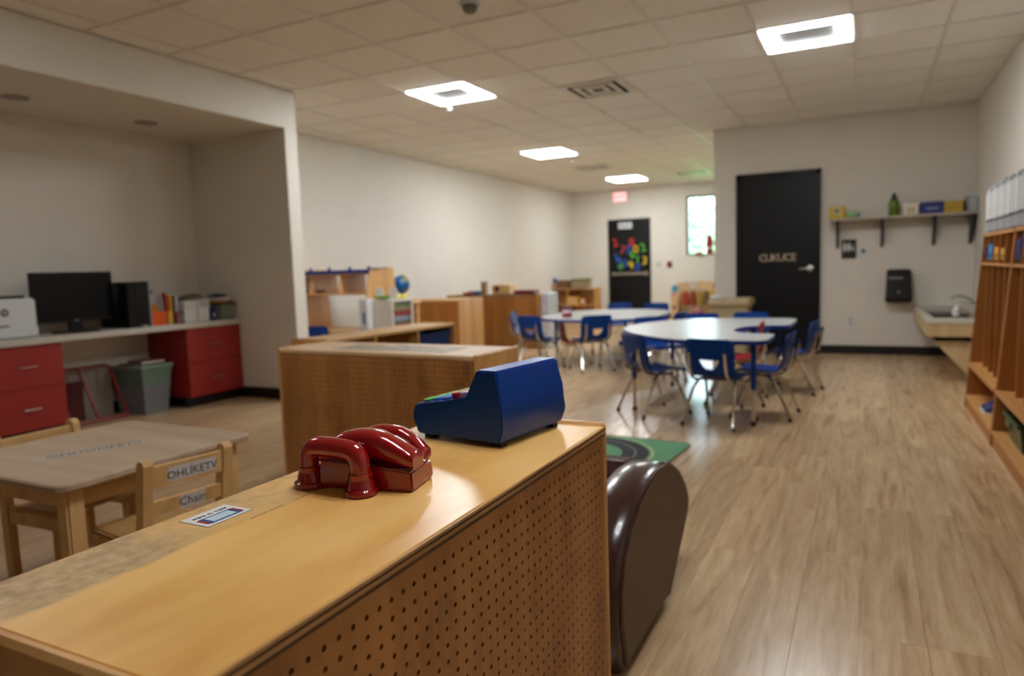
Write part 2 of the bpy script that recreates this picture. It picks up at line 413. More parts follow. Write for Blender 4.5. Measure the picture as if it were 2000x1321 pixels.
# ceiling luminaires: square lit rings
LITM = emit('lit diffuser', (.93, .98, 1), LAMP)
LIT1 = emit('lit diffuser by the door', (.93, .98, 1), LAMP*.8)
DIMM = emit('dimmed diffuser', (.94, .985, 1), LAMP*.56)   # the lamps over the near end are turned down
DIMM2 = emit('low diffuser', (.94, .985, 1), LAMP*.22)
lrow = ['square ceiling light nearest the washroom door', 'square ceiling light in front of the alcove pillar', 'square ceiling light above the far tables beside the small vent',
        'square ceiling light by the exit sign at the far end', 'square ceiling light over the pegboard shelf, above the view', 'square ceiling light over the small wooden table, above the view']
for (x, y), lb in zip(LIGHTS, lrow):
    i, j = cellof(x, y); cx, cy = GX+(i+.5)*T, GY+(j+.5)*T
    L = thing('ceiling_light', lb, 'ceiling light', (cx, cy, ZC), 0, 'square ceiling lights')
    o, n = .296, .205
    obj('frame', MB().box(-.3, .3, -.3, .3, .012, .03), WHITEP, L)
    obj('centre_panel', MB().box(-n+.001, n-.001, -n+.001, n-.001, .006, .0115), mat('grey centre panel', (150, 150, 148), .5), L)
    obj('diffuser', MB().box(-o, o, -o, -n, -.004, .012).box(-o, o, n, o, -.004, .012).box(-o, -n, -n, n, -.004, .012).box(n, o, -n, n, -.004, .012), (LITM if x < -1 else LIT1) if y > 3 else (DIMM if x > -1 else DIMM2), L)
VDARK = mat('vent throat', (34, 30, 26), .8)
for (x, y), lb in zip(VENTS, ['slotted ceiling vent between the two nearest lights', 'small ceiling vent behind the third light', 'far ceiling vent near the window']):
    i, j = cellof(x, y); cx, cy = GX+(i+.5)*T, GY+(j+.5)*T
    V = thing('ceiling_vent', lb, 'vent', (cx, cy, ZC), 0, 'ceiling air vents')
    obj('backing', MB().box(-.29, .29, -.29, .29, .02, .03), VDARK, V)
    m = MB()
    for r_, w_ in ((.29, .055), (.19, .05), (.10, .045)):
        z0 = -.006 - (.29-r_)*.02
        m.box(-r_, r_, -r_, -r_+w_, z0, z0+.008).box(-r_, r_, r_-w_, r_, z0, z0+.008).box(-r_, -r_+w_, -r_+w_, r_-w_, z0, z0+.008).box(r_-w_, r_, -r_+w_, r_-w_, z0, z0+.008)
    obj('louvre', m, TBAR, V)
sd = thing('smoke_detector', 'white round smoke detector on the ceiling at the top of the view', 'detector', (-2.2, 3.93, ZC))
obj('base', MB().lathe([(0, -.018), (.062, -.018), (.066, 0), (0, 0)]), WHITEP, sd, True)
obj('sensor_head', MB().lathe([(0, -.062), (.03, -.06), (.045, -.045), (.046, -.03), (.05, -.0181), (0, -.0181)]), mat('detector grey', (120, 114, 104), .5), sd, True)
for lb, (x, y) in (('white sprinkler head beside the light by the alcove pillar', (-3.74, 6.2)), ('white sprinkler head below the third ceiling light', (-4.0, 10.15))):
    sp = thing('sprinkler_head', lb, 'sprinkler', (x, y, ZC), 0, 'ceiling sprinklers')
    obj('escutcheon', MB().lathe([(0, -.008), (.04, -.007), (.042, 0), (0, 0)]), WHITEP, sp, True)
    obj('cap', MB().lathe([(0, -.034), (.026, -.032), (.028, -.0081), (0, -.0081)], seg=14), WHITEP, sp, True)
for lb, (px, py) in (('recessed downlight in the alcove soffit above the printer', (30, 190)), ('recessed downlight in the alcove soffit above the monitor', (285, 240))):
    p = at(px, py, 2, 2.43)
    dl = thing('downlight', lb, 'downlight', (p.x, p.y, 2.43), 0, 'alcove downlights')
    obj('trim_ring', MB().lathe([(.055, -.006), (.085, -.006), (.088, 0), (.055, 0)]), mat('downlight trim', (140, 128, 116), .3, metal=.5), dl, True)
    obj('reflector', MB().lathe([(0, -.001), (.054, -.004), (.054, 0), (0, 0)]), mat('downlight reflector', (200, 190, 182), .25, metal=.7), dl, True)

# ---------------------------------------------------------------- pegboard-backed shelf units (front panel with real holes)
def pegboard(L, H, z0, pitch=.0254, r=.0042):
    """panel in local xz at y = 0..0.005, every hole cut through"""
    m = MB(); bm = m.bm
    nx, nz = int((L-.02)/pitch), int((H-.03)/pitch)
    ox, oz = (L-nx*pitch)/2, (H-nz*pitch)/2
    V = {}
    def v(x, z):
        k = (round(x, 5), round(z, 5))
        if k not in V: V[k] = bm.verts.new((x, 0, z0+z))
        return V[k]
    X = [ox+i*pitch for i in range(nx+1)]; Z = [oz+j*pitch for j in range(nz+1)]
    for i in range(nx):
        for j in range(nz):
            a, b, c, d = v(X[i], Z[j]), v(X[i+1], Z[j]), v(X[i+1], Z[j+1]), v(X[i], Z[j+1])
            cx, cz = X[i]+pitch/2, Z[j]+pitch/2
            ring = [bm.verts.new((cx+r*math.cos(PI/4*k-3*PI/4), 0, z0+cz+r*math.sin(PI/4*k-3*PI/4))) for k in range(8)]
            bk = [bm.verts.new((q.co.x, .005, q.co.z)) for q in ring]
            cs = [a, b, c, d]
            for k in range(4):
                p, q = cs[k], cs[(k+1) % 4]
                bm.faces.new((p, q, ring[(2*k+2) % 8], ring[2*k+1])); bm.faces.new((p, ring[2*k+1], ring[2*k]))
            for k in range(8): bm.faces.new((ring[k], ring[(k+1) % 8], bk[(k+1) % 8], bk[k]))
    # border strips
    def strip(x0, x1, za, zb): bm.faces.new([bm.verts.new(p) for p in ((x0, 0, z0+za), (x1, 0, z0+za), (x1, 0, z0+zb), (x0, 0, z0+zb))])
    strip(0, L, 0, Z[0]); strip(0, L, Z[-1], H); strip(0, X[0], Z[0], Z[-1]); strip(X[-1], L, Z[0], Z[-1])
    return m
def shelf_unit(name, label, loc, rot, L, D, H, back='peg', topmat=MAPLE_X, lip=.006, dividers=0, midshelf=True, edge=None, group=None):
    """local: back panel (peg or plain) at y = 0 facing -y, open side at y = D, length along x"""
    U = thing(name, label, 'shelf', loc, rot, group)
    t = .019
    def pbox(n, x0, x1, y0, y1, z0, z1, m, bev=.002): return obj(n, MB().box(x0, x1, y0, y1, z0, z1, bev), m, U)
    pbox('side_panel', 0, t, 0, D, 0, H+lip, MAPLE_Z, .006)
    pbox('side_panel', L-t, L, 0, D, 0, H+lip, MAPLE_Z, .006)
    pbox('top', t+.0005, L-t-.0005, 0, D, H-t, H, topmat, .003)
    if edge:
        obj('top_edge', MB().box(t+.001, L-t-.001, -.004, -.0005, H-.005, H-.0008), PLYL, U)
        obj('edge_groove', MB().box(t+.001, L-t-.001, -.0028, -.0005, H-.0088, H-.0052), PLYD, U)
        obj('lower_edge', MB().box(t+.001, L-t-.001, -.004, -.0005, H-.0145, H-.009), PLYL, U)
        obj('painted_edge_shadow', MB().box(t+.001, L-t-.001, -.002, -.0005, H-.021, H-.0147), PLYD, U)  # dark-coloured strip paints the shadow line under the overhanging top
    pbox('bottom_shelf', t, L-t, .012, D, .05, .05+t, MAPLE_X)
    if midshelf: pbox('middle_shelf', t, L-t, .012, D-.005, H*.5, H*.5+t, MAPLE_X)
    pbox('toe_board', t, L-t, D-.05, D-.035, 0, .049, MAPLE_X)
    for k in range(dividers):
        x = L*(k+1)/(dividers+1); pbox('divider', x-t/2, x+t/2, .012, D-.006, .07, H-t-.001, MAPLE_Z)
    if back == 'peg':
        p = obj('pegboard', pegboard(L-2*t, H-t-.0115, .0), PEG, U); p.location = (t, .004, .01)
        obj('hole_shade_sheet', MB().box(t+.002, L-t-.002, .0105, .0118, .012, H-t-.004), DARKIN, U)  # dark sheet painted as the shade inside the unit behind the holes
    else:
        pbox('back_panel', t, L-t, .002, .010, .01, H-t-.001, OAK_Z if back == 'dark' else MAPLE_Z, 0)
    return U
SH = .754
PS = shelf_unit('pegboard_shelf', 'maple storage shelf with pegboard back, red toy phone on top', (-.537, .375, 0), PI2, 1.163, .425, SH, topmat=TOPM, edge=True)
a2 = math.atan2(2.617-2.672, 1.213)
shelf_unit('pegboard_shelf', 'maple pegboard-backed shelf standing crosswise behind the phone', (-2.71, 2.672, 0), a2, 1.214, .385, SH, topmat=wood('pale maple top', (206, 166, 116), (226, 190, 144), 0, 8, .35, .2))
g1 = thing('laminated_sheet', 'greyish laminated sheet taped on top of the crosswise pegboard shelf', 'sheet', (-2.05, 2.83, SH), a2)
obj('sheet', MB().box(-.34, .33, -.10, .10, 0, .0012), mat('smoky laminate', (150, 132, 112), .25, var=.25, scale=30), g1)
for x0_ in (-.35, .30): obj('tape', MB().box(x0_, x0_+.04, -.105, .105, .0012, .0018), mat('clear tape', (190, 172, 148), .2), g1)
# third shelf, end-on, open side to the right, blue bins inside
a3 = math.atan2(1.3, .11)
U3 = shelf_unit('toy_shelf', 'maple shelf with open side and blue bins behind the crosswise shelf', (-2.99, 3.06, 0), a3, 1.24, .30, .755, back='plain', dividers=2, midshelf=False, topmat=MAPLE_X)
# its open side must face +x: turn the unit round
U3.rotation_euler = (0, 0, a3+PI)
U3.location = Vector((-3.03, 3.10, 0)) + Vector((math.cos(a3), math.sin(a3), 0))*1.24 + Vector((math.sin(a3), -math.cos(a3), 0))*0.0
BINB = mat('dark blue bin', (8, 40, 92), .35)
def bin_mesh(w, d, h, t=.004, taper=.9, lip=.012):
    m = MB()
    def rect(sw, sd, z): return [(-sw, -sd, z), (sw, -sd, z), (sw, sd, z), (-sw, sd, z)]
    a, b = w/2, d/2
    m.poly([rect(a*taper, b*taper, 0), rect(a, b, h-.02), rect(a+lip, b+lip, h-.018), rect(a+lip, b+lip, h), rect(a-t, b-t, h), rect(a*taper-t, b*taper-t, t)])
    return m
def to_world(U, p):
    M = Matrix.Translation(U.location) @ Matrix.Rotation(U.rotation_euler.z, 4, 'Z'); return M @ Vector(p)
for k, lb in enumerate(['dark blue bin in the open shelf, bay farther from view', 'dark blue bin in the open shelf, middle bay']):
    p = to_world(U3, ((.225, .65)[k], .16, .07))
    B = thing('storage_bin', lb, 'bin', p, a3, 'blue bins in the open shelf')
    obj('tub', bin_mesh(.36, .22, (.635 if k == 0 else .34)), BINB, B)

# ---------------------------------------------------------------- toy phone
PX = (-.855, .925)
ph = thing('toy_phone', 'glossy red toy telephone with its cradle humps', 'toy', (-.768, .975, SH), math.radians(12))
# wedge base: local x along the length
def rbox(m, x0, x1, y0, y1, prof, n=1): return m
base = MB().poly([[( .086, -.047, 0), (.086, .047, 0), (-.086, .047, 0), (-.086, -.047, 0)],
                  [( .087, -.048, .012), (.087, .048, .012), (-.087, .048, .012), (-.087, -.048, .012)],
                  [( .084, -.045, .034), (.084, .045, .034), (-.085, .045, .052), (-.085, -.045, .052)]]).bevel(.003, 2)
obj('base', base, TOYRED, ph, True)
def hump(yc, w, pr_):
    rings = []; n = 22
    def ip(x, k):
        for a, b in zip(pr_, pr_[1:]):
            if a[0] <= x <= b[0]:
                t = (x-a[0])/(b[0]-a[0]); return a[k]+(b[k]-a[k])*t
        return pr_[-1][k]
    for i in range(n+1):
        x = pr_[0][0]+(pr_[-1][0]-pr_[0][0])*i/n
        zt = sum(ip(min(max(x+d, pr_[0][0]), pr_[-1][0]), 1) for d in (-.008, 0, .008))/3; zb = ip(x, 2)
        ww = w*(.94+.06*math.sin(PI*i/n)); r = []
        for k in range(16):
            a = 2*PI*k/16; cx, cz = math.cos(a), math.sin(a)
            sx = math.copysign(abs(cx)**.62, cx); sz = math.copysign(abs(cz)**.62, cz)
            r.append((x, yc+ww*sx, (zt+zb)/2 + (zt-zb)/2*sz))
        rings.append(r)
    return MB().poly(rings)
obj('receiver', hump(-.021, .0265, [(-.087, .062, .044), (-.078, .078, .045), (-.055, .094, .047), (-.02, .102, .050), (.015, .100, .052), (.045, .088, .046), (.07, .073, .040), (.088, .060, .036)]), TOYRED, ph, True, 1.2)
obj('receiver', hump(.032, .0185, [(-.06, .07, .044), (-.04, .088, .046), (-.005, .098, .047), (.03, .096, .045), (.055, .084, .042), (.075, .066, .039), (.084, .05, .036)]), TOYRED, ph, True, 1.2)
kp = MB()
for k in range(5): kp.box(-.035+k*.013, -.026+k*.013, -.0476, -.043, .0455, .0500-.0012*k)
obj('keypad', kp, INK, ph)
hs = thing('toy_handset', 'glossy red toy phone handset standing on its two ear cups', 'toy', (-.809, .912, SH), math.radians(-3))
arc = []
for i in range(25):
    t = i/24; a = PI*(1-t)
    x = .058*math.copysign(abs(math.cos(a))**.40, math.cos(a)); z = .030 + .044*abs(math.sin(a))**.5
    arc.append((x, 0, z))
rr = [.0172 + .0008*math.sin(PI*i/24) for i in range(25)]
obj('grip', MB().tube(arc, rr, 14), TOYRED, hs, True, 1.3)
cup = [(0, 0), (.0262, 0), (.0286, .0025), (.0290, .0065), (.0280, .0095), (.0236, .0115), (.0228, .014), (.0222, .020), (.0202, .026), (.0198, .031), (.0204, .0325), (.0204, .036), (.0185, .0378), (0, .0378)]
for sx in (-.058, .058): obj('ear_cup', MB().lathe(cup, (sx, 0, 0), 28), TOYRED, hs, True, .55)
# paper slips under the handset
sl = thing('paper_slip', 'printed paper strips with blue and yellow bands under the handset', 'paper', (-.79, .955, SH), math.radians(-20))
obj('white_sheet', MB().box(-.055, .05, -.03, .03, 0, .0006), PAPER, sl)
obj('blue_band', MB().box(.008, .02, -.03, .03, .0006, .0009), mat('blue print', (24, 88, 170), .5), sl)
obj('yellow_strip', MB().box(-.045, .05, -.05, -.0305, 0, .0006), mat('yellow print', (228, 206, 60), .5), sl)
pr = MB()
for r_ in range(3):
    for k in range(8): pr.box(-.05+k*.006, -.0465+k*.006, .004+r_*.008, .007+r_*.008, .0006, .0009)
obj('small_print', pr, mat('grey print', (110, 110, 120), .6), sl)
# label card with a tablet picture
lc = thing('label_card', 'white label card with tablet picture taped on the near shelf top', 'label', (-.900, .741, SH), math.radians(90))
obj('card', MB().box(-.042, .042, -.031, .031, 0, .0007), PAPER, lc)
obj('border', MB().box(-.043, .043, -.032, .032, 0, .0004), mat('dark border', (70, 84, 96), .5), lc)
obj('tablet_picture', MB().box(-.030, .030, -.024, .006, .0007, .0010, 0), mat('tablet blue', (20, 70, 150), .4), lc)
obj('tablet_ends', MB().box(-.034, -.028, -.022, .004, .0007, .0011).box(.028, .034, -.022, .004, .0007, .0011), mat('tablet red', (150, 36, 48), .4), lc)
obj('tablet_screen', MB().box(-.022, .022, -.020, .002, .0010, .0013), mat('tablet screen', (190, 214, 224), .35), lc)
glyph = MB(); gx = -.03
random.seed(3)
for w in (5, 2, 5):
    for k in range(w):
        glyph.box(gx, gx+.0009, .013, .019, .0007, .0010); 
        if random.random() < .7: glyph.box(gx, gx+.003, .0125+random.choice((0, .003, .006)), .0135+random.choice((0, .003, .005)), .0007, .0010)
        glyph.box(gx+.0024, gx+.0032, .013, .013+random.choice((.003, .006)), .0007, .0010)
        gx += .0046
    gx += .004
obj('lettering', glyph, INK, lc)
# dark score segments in the worn strip
m = MB()
for a_, b_ in ((-.05, -.015), (-.012, .018), (.045, .085), (.1, .118)): m.poly([[(-.0006, a_, 0), (.0008, a_, 0), (.0012, b_, 0), (-.0001, b_, 0)], [(-.0006, a_, .0002), (.0008, a_, .0002), (.0012, b_, .0002), (-.0001, b_, .0002)]])
cr_ = obj('score_line', m, mat('crack brown', (90, 58, 28), .8), PS); cr_.location = (.425, .301, SH); cr_.rotation_euler = (0, 0, -PI2)

# ---------------------------------------------------------------- toy cash register
ar = math.atan2(.037, .25)          # heading of its long back
rg = thing('toy_register', 'blue plastic toy cash register seen from behind', 'toy', (-.652, 1.375, SH), -ar)
# local: x towards -u (front of the register at -x), y along its width
prof_w = [(0, .012), (.0, .012)]
def reg_ring(y, k):
    f = k
    P_ = [(.0, .010), (.012, .040), (.006, .10), (-.008, .158), (-.012, .163), (-.055, .163), (-.060, .158), (-.082, .100), (-.088, .094), (-.228, .076), (-.234, .070), (-.238, .050), (-.226, .010)]
    return [(x, y, z) for x, z in P_]
bodyw = .128
rings = [reg_ring(-bodyw+.006, 1), reg_ring(bodyw-.006, 1)]
m = MB()
P_ = [(.0, .010), (.012, .042), (.006, .10), (-.006, .160), (-.058, .160), (-.082, .098), (-.230, .076), (-.238, .048), (-.226, .010)]
def rg_ring(y, s): 
    return [(x, y*(1 - .55*abs(z-.042)/1.0 if z > .042 else 1 - .9*(.042-z)), z) for x, z in P_]
m.poly([rg_ring(-bodyw, 1), rg_ring(bodyw, 1)]).bevel(.0035, 2)
obj('body', m, TOYBLUE, rg, True, .7)
obj('foot', MB().box(-.03, -.004, -.112, -.092, 0, .0105), BLACKP, rg)
obj('foot', MB().box(-.03, -.004, .092, .112, 0, .0105), BLACKP, rg)
obj('foot', MB().box(-.215, -.19, -.112, -.092, 0, .0105), BLACKP, rg)
obj('foot', MB().box(-.215, -.19, .092, .112, 0, .0105), BLACKP, rg)
for k, (xc, col) in enumerate([(-.214, (92, 190, 40)), (-.186, (40, 110, 190)), (-.158, (40, 110, 190)), (-.13, (190, 30, 40)), (-.105, (225, 205, 205))]):
    zz = .076 + (xc+.230)*.149
    mt = mat('register key %d' % k, col, .35)
    for q in range(5):
        kb = MB().box(-.010, .010, -.0185, .0185, 0, .0065 if k < 3 else .014, .002)
        o = obj('key', kb, mt, rg); o.location = (xc, -.085+q*.0425, zz); o.rotation_euler = (0, -.148, 0)

# ---------------------------------------------------------------- small wooden table and chairs
tb_ = thing('small_table', 'small square wooden table with greyed oak top and paper label', 'table', (-2.575, 1.625, 0))
TZ = .505
hw_ = .385
def rrect(hx, hy, r, n=5):
    pts = []
    for cx, cy, a0 in ((hx-r, hy-r, 0), (-hx+r, hy-r, PI2), (-hx+r, -hy+r, PI), (hx-r, -hy+r, 3*PI2)):
        for k in range(n+1):
            a = a0+PI2*k/n; pts.append((cx+r*math.cos(a), cy+r*math.sin(a)))
    return pts
m = MB(); R0 = rrect(hw_, hw_, .05); R1 = rrect(hw_-.006, hw_-.006, .045)
m.poly([[(x, y, TZ-.026) for x, y in R1], [(x, y, TZ-.02) for x, y in R0], [(x, y, TZ-.006) for x, y in R0], [(x, y, TZ) for x, y in R1]])
obj('tabletop', m, TABLEW, tb_, True, .5)
q = hw_-.075
for sx in (-1, 1):
    for sy in (-1, 1): obj('leg', MB().box(sx*q-.03, sx*q+.03, sy*q-.03, sy*q+.03, 0, TZ-.027, .008, 2), BEECH, tb_)
obj('apron', MB().box(-q+.031, q-.031, -q-.012, -q+.012, TZ-.095, TZ-.0275), BEECHX, tb_)
obj('apron', MB().box(-q+.031, q-.031, q-.012, q+.012, TZ-.095, TZ-.0275), BEECHX, tb_)
obj('apron', MB().box(-q-.012, -q+.012, -q+.031, q-.031, TZ-.095, TZ-.0275), BEECHX, tb_)
obj('apron', MB().box(q-.012, q+.012, -q+.031, q-.031, TZ-.095, TZ-.0275), BEECHX, tb_)
lbp = obj('paper_label', MB().box(-.17, .17, -.022, .022, 0, .0008), mat('grey label paper', (188, 184, 182), .4), tb_); lbp.location = (.02, -.03, TZ); lbp.rotation_euler = (0, 0, math.radians(68))
lt = text_obj('lettering', 'OHHOMPETV', .052, INK, lbp, .0002); lt.location = (0, 0, .0011)

def wood_chair(name, label, loc, rot, labels=False, hw=.165):
    """local: seat forward +y, back at -y"""
    K = thing(name, label, 'chair', loc, rot, None)
    zt, zs = .555, .29
    for sx in (-1, 1):
        m = MB(); pts = [(sx*hw, -.155, 0), (sx*hw, -.16, .28), (sx*hw, -.185, .44), (sx*hw, -.205, zt)]
        ring = []
        for x, y, z in pts: ring.append([(x-.016, y-.022, z), (x+.016, y-.022, z), (x+.016, y+.022, z), (x-.016, y+.022, z)])
        y, z = -.207, zt+.014
        ring.append([(sx*hw-.016, y-.012, z), (sx*hw+.016, y-.012, z), (sx*hw+.016, y+.012, z), (sx*hw-.016, y+.012, z)])
        m.poly(ring); obj('back_post', m, BEECH, K)
        obj('front_leg', MB().box(sx*hw-.016, sx*hw+.016, .13, .17, 0, zs-.018, .004), BEECH, K)
        obj('side_rail', MB().box(sx*hw-.010, sx*hw+.010, -.137, .129, zs-.075, zs-.02), BEECH, K)
    obj('seat', MB().box(-hw-.012, hw+.012, -.135, .185, zs-.018, zs, .007, 2), BEECHX, K)
    for z0, z1, yy in ((.475, .545, -.197), (.385, .43, -.1815)):
        m = MB(); n = 8; rg_ = []
        for k in range(n+1):
            x = -hw+.017 + (2*hw-.034)*k/n; b_ = 0
            rg_.append([(x, yy-.011+b_, z0), (x, yy+.011+b_, z0), (x, yy+.009+b_-.006, z1), (x, yy-.013+b_-.004, z1)])
        m.poly(rg_); r_ = obj('back_rail', m, BEECHX, K)
        if labels:
            s = 'OHLÍKETV' if z0 > .4 else 'Chair'
            w = .162 if z0 > .4 else .086
            xo = .014 if z0 > .4 else .014
            lab = obj('name_label', MB().box(-w/2, w/2, -.0006, 0, -.023 if z0 > .4 else -.0215, .023 if z0 > .4 else .0215), mat('label paper', (206, 200, 198), .5), r_)
            tilt = .0857 if z0 > .4 else .133
            lab.location = (xo, yy-.0142, (z0+z1)/2); lab.rotation_euler = (tilt, 0, 0)
            t = text_obj('lettering', s, (.037 if z0 > .4 else .04), INK, r_, .0002); t.location = (xo, yy-.0152, (z0+z1)/2); t.rotation_euler = (PI2+tilt, 0, 0)
    return K
# labelled chair: back towards the shelf (+x side), faces -x
wood_chair('wooden_chair', 'small wooden chair with printed name labels on its back rails', (-2.165, 1.55, 0), math.radians(90-9), True, .135)
WL = wood_chair('wooden_chair', 'small wooden chair on the alcove side of the small table', (-2.83, 1.655, 0), math.radians(-90+3)); WL.scale = (.96,)*3

# ---------------------------------------------------------------- brown leather child armchair
AC = thing('armchair', "child's brown leather armchair with tan side panel behind the pegboard shelf", 'armchair', (-.895, 2.1, 0))
prof = [(1.74, .012), (1.70, .15), (1.70, .24), (1.735, .33), (1.80, .40), (1.90, .45), (2.0, .478), (2.10, .492), (2.20, .488), (2.30, .462), (2.40, .41), (2.48, .345), (2.525, .29), (2.535, .25), (2.51, .215), (2.42, .15), (2.235, .012)]
prof = [(y-2.1, z) for y, z in prof]
cy_, cz_ = sum(p[0] for p in prof)/len(prof), sum(p[1] for p in prof)/len(prof)
def scl(k): return [(cy_+(y-cy_)*k, cz_+(z-cz_)*k) for y, z in prof]
for sx in (1, -1):
    xo, xi = sx*.320, sx*.185
    xm = lambda t: xo+(xi-xo)*t
    m = MB().poly([[(xm(.0), y, z) for y, z in scl(.955)], [(xm(.08), y, z) for y, z in scl(.99)], [(xm(.3), y, z) for y, z in scl(1.005)], [(xm(.6), y, z) for y, z in scl(.995)], [(xm(.85), y, z) for y, z in scl(.96)], [(xm(1), y, z) for y, z in scl(.90)]])
    arm = obj('arm', m, LEATHER, AC, True, 1.0)
    obj('side_panel', MB().poly([[(xo, y, z) for y, z in scl(.93)], [(xo+sx*.006, y, z) for y, z in scl(.915)]]), FABRIC, arm, True, .5)
    obj('piping', MB().tube([(xo+sx*.002, y, z) for y, z in scl(.945)], .004, 6), LEATHER, arm, True)
obj('seat_cushion', MB().box(-.184, .184, -.37, .16, .03, .235, .03, 3), LEATHER, AC, True)
m = MB(); bp_ = [(.10, .2), (.06, .36), (.05, .44), (.10, .475), (.2, .465), (.32, .39), (.40, .30), (.40, .24), (.30, .14), (.12, .03), (.10, .1)]
m.prism(bp_, 0, -.184, .184); obj('backrest', m, LEATHER, AC, True, .6)
for sx in (-.27, .27):
    for y_ in (-.25, .05): obj('foot', MB().box(sx-.03, sx+.03, y_-.05, y_+.05, 0, .0125), BLACKP, AC)

# ---------------------------------------------------------------- play rug with roads
ra = math.atan2(-.035, .46)
RGX = thing('play_rug', 'green play rug printed with black roads beyond the armchair', 'rug', (-.955, 4.335, 0), ra)
GREEN = mat('rug green', (84, 138, 98), .85, var=.08, scale=30, bump=.3); ROAD = mat('rug road', (26, 25, 27), .85)
obj('pile', MB().poly([[(x-.72, y-.60, 0) for x, y in rrect(.72, .60, .06)], [(x-.72, y-.60, .006) for x, y in rrect(.72, .60, .06)]]), GREEN, RGX)
obj('binding', MB().tube([(x-.72, y-.60, .004) for x, y in rrect(.722, .602, .06)]+[(0, -.06, .004)], .0042, 6), mat('rug binding', (22, 26, 22), .8), RGX)
def ring_strip(c, r0, r1, a0, a1, z, ex=1.0, n=40):
    m = MB(); lp = []
    for k in range(n+1):
        a = a0+(a1-a0)*k/n; lp.append(((c[0]+r0*math.cos(a)*ex, c[1]+r0*math.sin(a), z), (c[0]+r1*math.cos(a)*ex, c[1]+r1*math.sin(a), z)))
    for (a, b), (c_, d) in zip(lp, lp[1:]): m.quad(a, b, d, c_)
    return m
ctr = (-.55, -.46)
obj('curved_road', ring_strip(ctr, .25, .41, -.9, 3.6, .0064), ROAD, RGX)
obj('road_edge_line', ring_strip(ctr, .425, .437, -.9, 3.6, .0065), mat('rug pale line', (170, 180, 120), .85), RGX)
obj('lane_line', ring_strip(ctr, .327, .333, .0, 3.6, .0067), mat('rug grey line', (140, 140, 140), .85), RGX)
obj('straight_road', MB().box(-1.4, -.16, -.66, -.53, .0061, .0068), ROAD, RGX)
obj('side_road', MB().box(-.62, -.44, -.86, -.66, .0061, .0066), ROAD, RGX)
obj('crossing_marks', MB().box(-.43, -.33, -.515, -.46, .0061, .0072).box(-.42, -.33, -.74, -.68, .0061, .0072), mat('rug pink', (186, 76, 90), .85), RGX)
obj('printed_house', MB().box(-.8, -.46, -1.02, -.87, .0061, .0069), mat('rug tan print', (176, 140, 104), .85), RGX)
obj('printed_pond', MB().box(-.40, -.30, -.98, -.88, .0061, .0069), mat('rug blue print', (60, 130, 170), .85), RGX)
dash = MB()
for k in range(7): dash.box(-1.1+k*.11, -1.05+k*.11, -.527, -.515, .0061, .0072)
obj('dashes', dash, mat('rug tan print', (176, 140, 104)), RGX)

# ---------------------------------------------------------------- classroom chairs
def shell_mesh():
    """moulded seat and back, inverted-trapezoid opening low in the back"""
    prof = [(.185, .318), (.175, .333), (.13, .338), (.06, .334), (-.02, .332), (-.08, .334), (-.125, .345), (-.152, .368), (-.165, .395), (-.172, .42), (-.180, .465), (-.190, .52), (-.199, .57), (-.205, .60), (-.208, .612)]
    hwid = [.155, .165, .172, .174, .174, .174, .174, .174, .174, .175, .176, .178, .176, .165, .145]
    hole = {8: .30, 9: .36, 10: .46}
    bm = bmesh.new(); rows = []
    for i, ((y, z), w) in enumerate(zip(prof, hwid)):
        hcol = {7: .14, 8: .14, 9: .28, 10: .42, 11: .45}.get(i, .45)
        us = [-1, -.93, -.72, -hcol, 0, hcol, .72, .93, 1]
        r = []
        ny, nz = (0, 1) if i < 5 else (1, .15)
        for u in us:
            lift = .014*abs(u)**3
            if i < 5: r.append(bm.verts.new((w*u, y, z+lift*.6)))
            else: r.append(bm.verts.new((w*u, y+lift+.006*u*u, z)))
        rows.append(r)
    for i in range(len(rows)-1):
        for j in range(8):
            if i in (8, 9) and j in (3, 4): continue
            bm.faces.new((rows[i][j], rows[i][j+1], rows[i+1][j+1], rows[i+1][j]))
    bmesh.ops.recalc_face_normals(bm, faces=bm.faces)
    g = bmesh.ops.solidify(bm, geom=list(bm.faces), thickness=.009)
    m = MB(); m.bm = bm; return m
def make_chair(name, label, loc, rot, group):
    K = thing(name, label, 'chair', loc, rot, group)
    obj('seat_shell', shell_mesh(), BLUEP, K, True, .9)
    r = .0105
    for sx in (-1, 1):
        # front leg, rear leg and back upright on each side
        leg = obj('leg', MB().tube([(sx*.115, .02, .318), (sx*.135, .055, .305), (sx*.15, .10, .26), (sx*.182, .205, .012)], r, 8), CHROME, K, True)
        obj('foot_cap', MB().tube([(sx*.182, .2045, .0), (sx*.1795, .197, .028)], .0135, 8), BLACKP, leg, True)
        leg = obj('leg', MB().tube([(sx*.115, -.02, .316), (sx*.135, -.055, .303), (sx*.15, -.10, .26), (sx*.185, -.212, .012)], r, 8), CHROME, K, True)
        obj('foot_cap', MB().tube([(sx*.185, -.2115, .0), (sx*.1825, -.204, .028)], .0135, 8), BLACKP, leg, True)
        up = obj('back_upright', MB().tube([(sx*.125, .08, .312), (sx*.128, -.06, .313), (sx*.129, -.13, .326), (sx*.130, -.176, .355), (sx*.130, -.195, .40), (sx*.130, -.206, .46), (sx*.129, -.216, .535)], .0095, 8), CHROME, K, True)
        obj('socket', MB().tube([(sx*.129, -.213, .52), (sx*.129, -.212, .552)], [.015, .012], 8), BLUEP, up, True)
    obj('cross_brace', MB().tube([(-.118, .03, .312), (.118, .03, .312)], .008, 8).tube([(-.118, -.03, .310), (.118, -.03, .310)], .008, 8), CHROME, K, True)
    return K
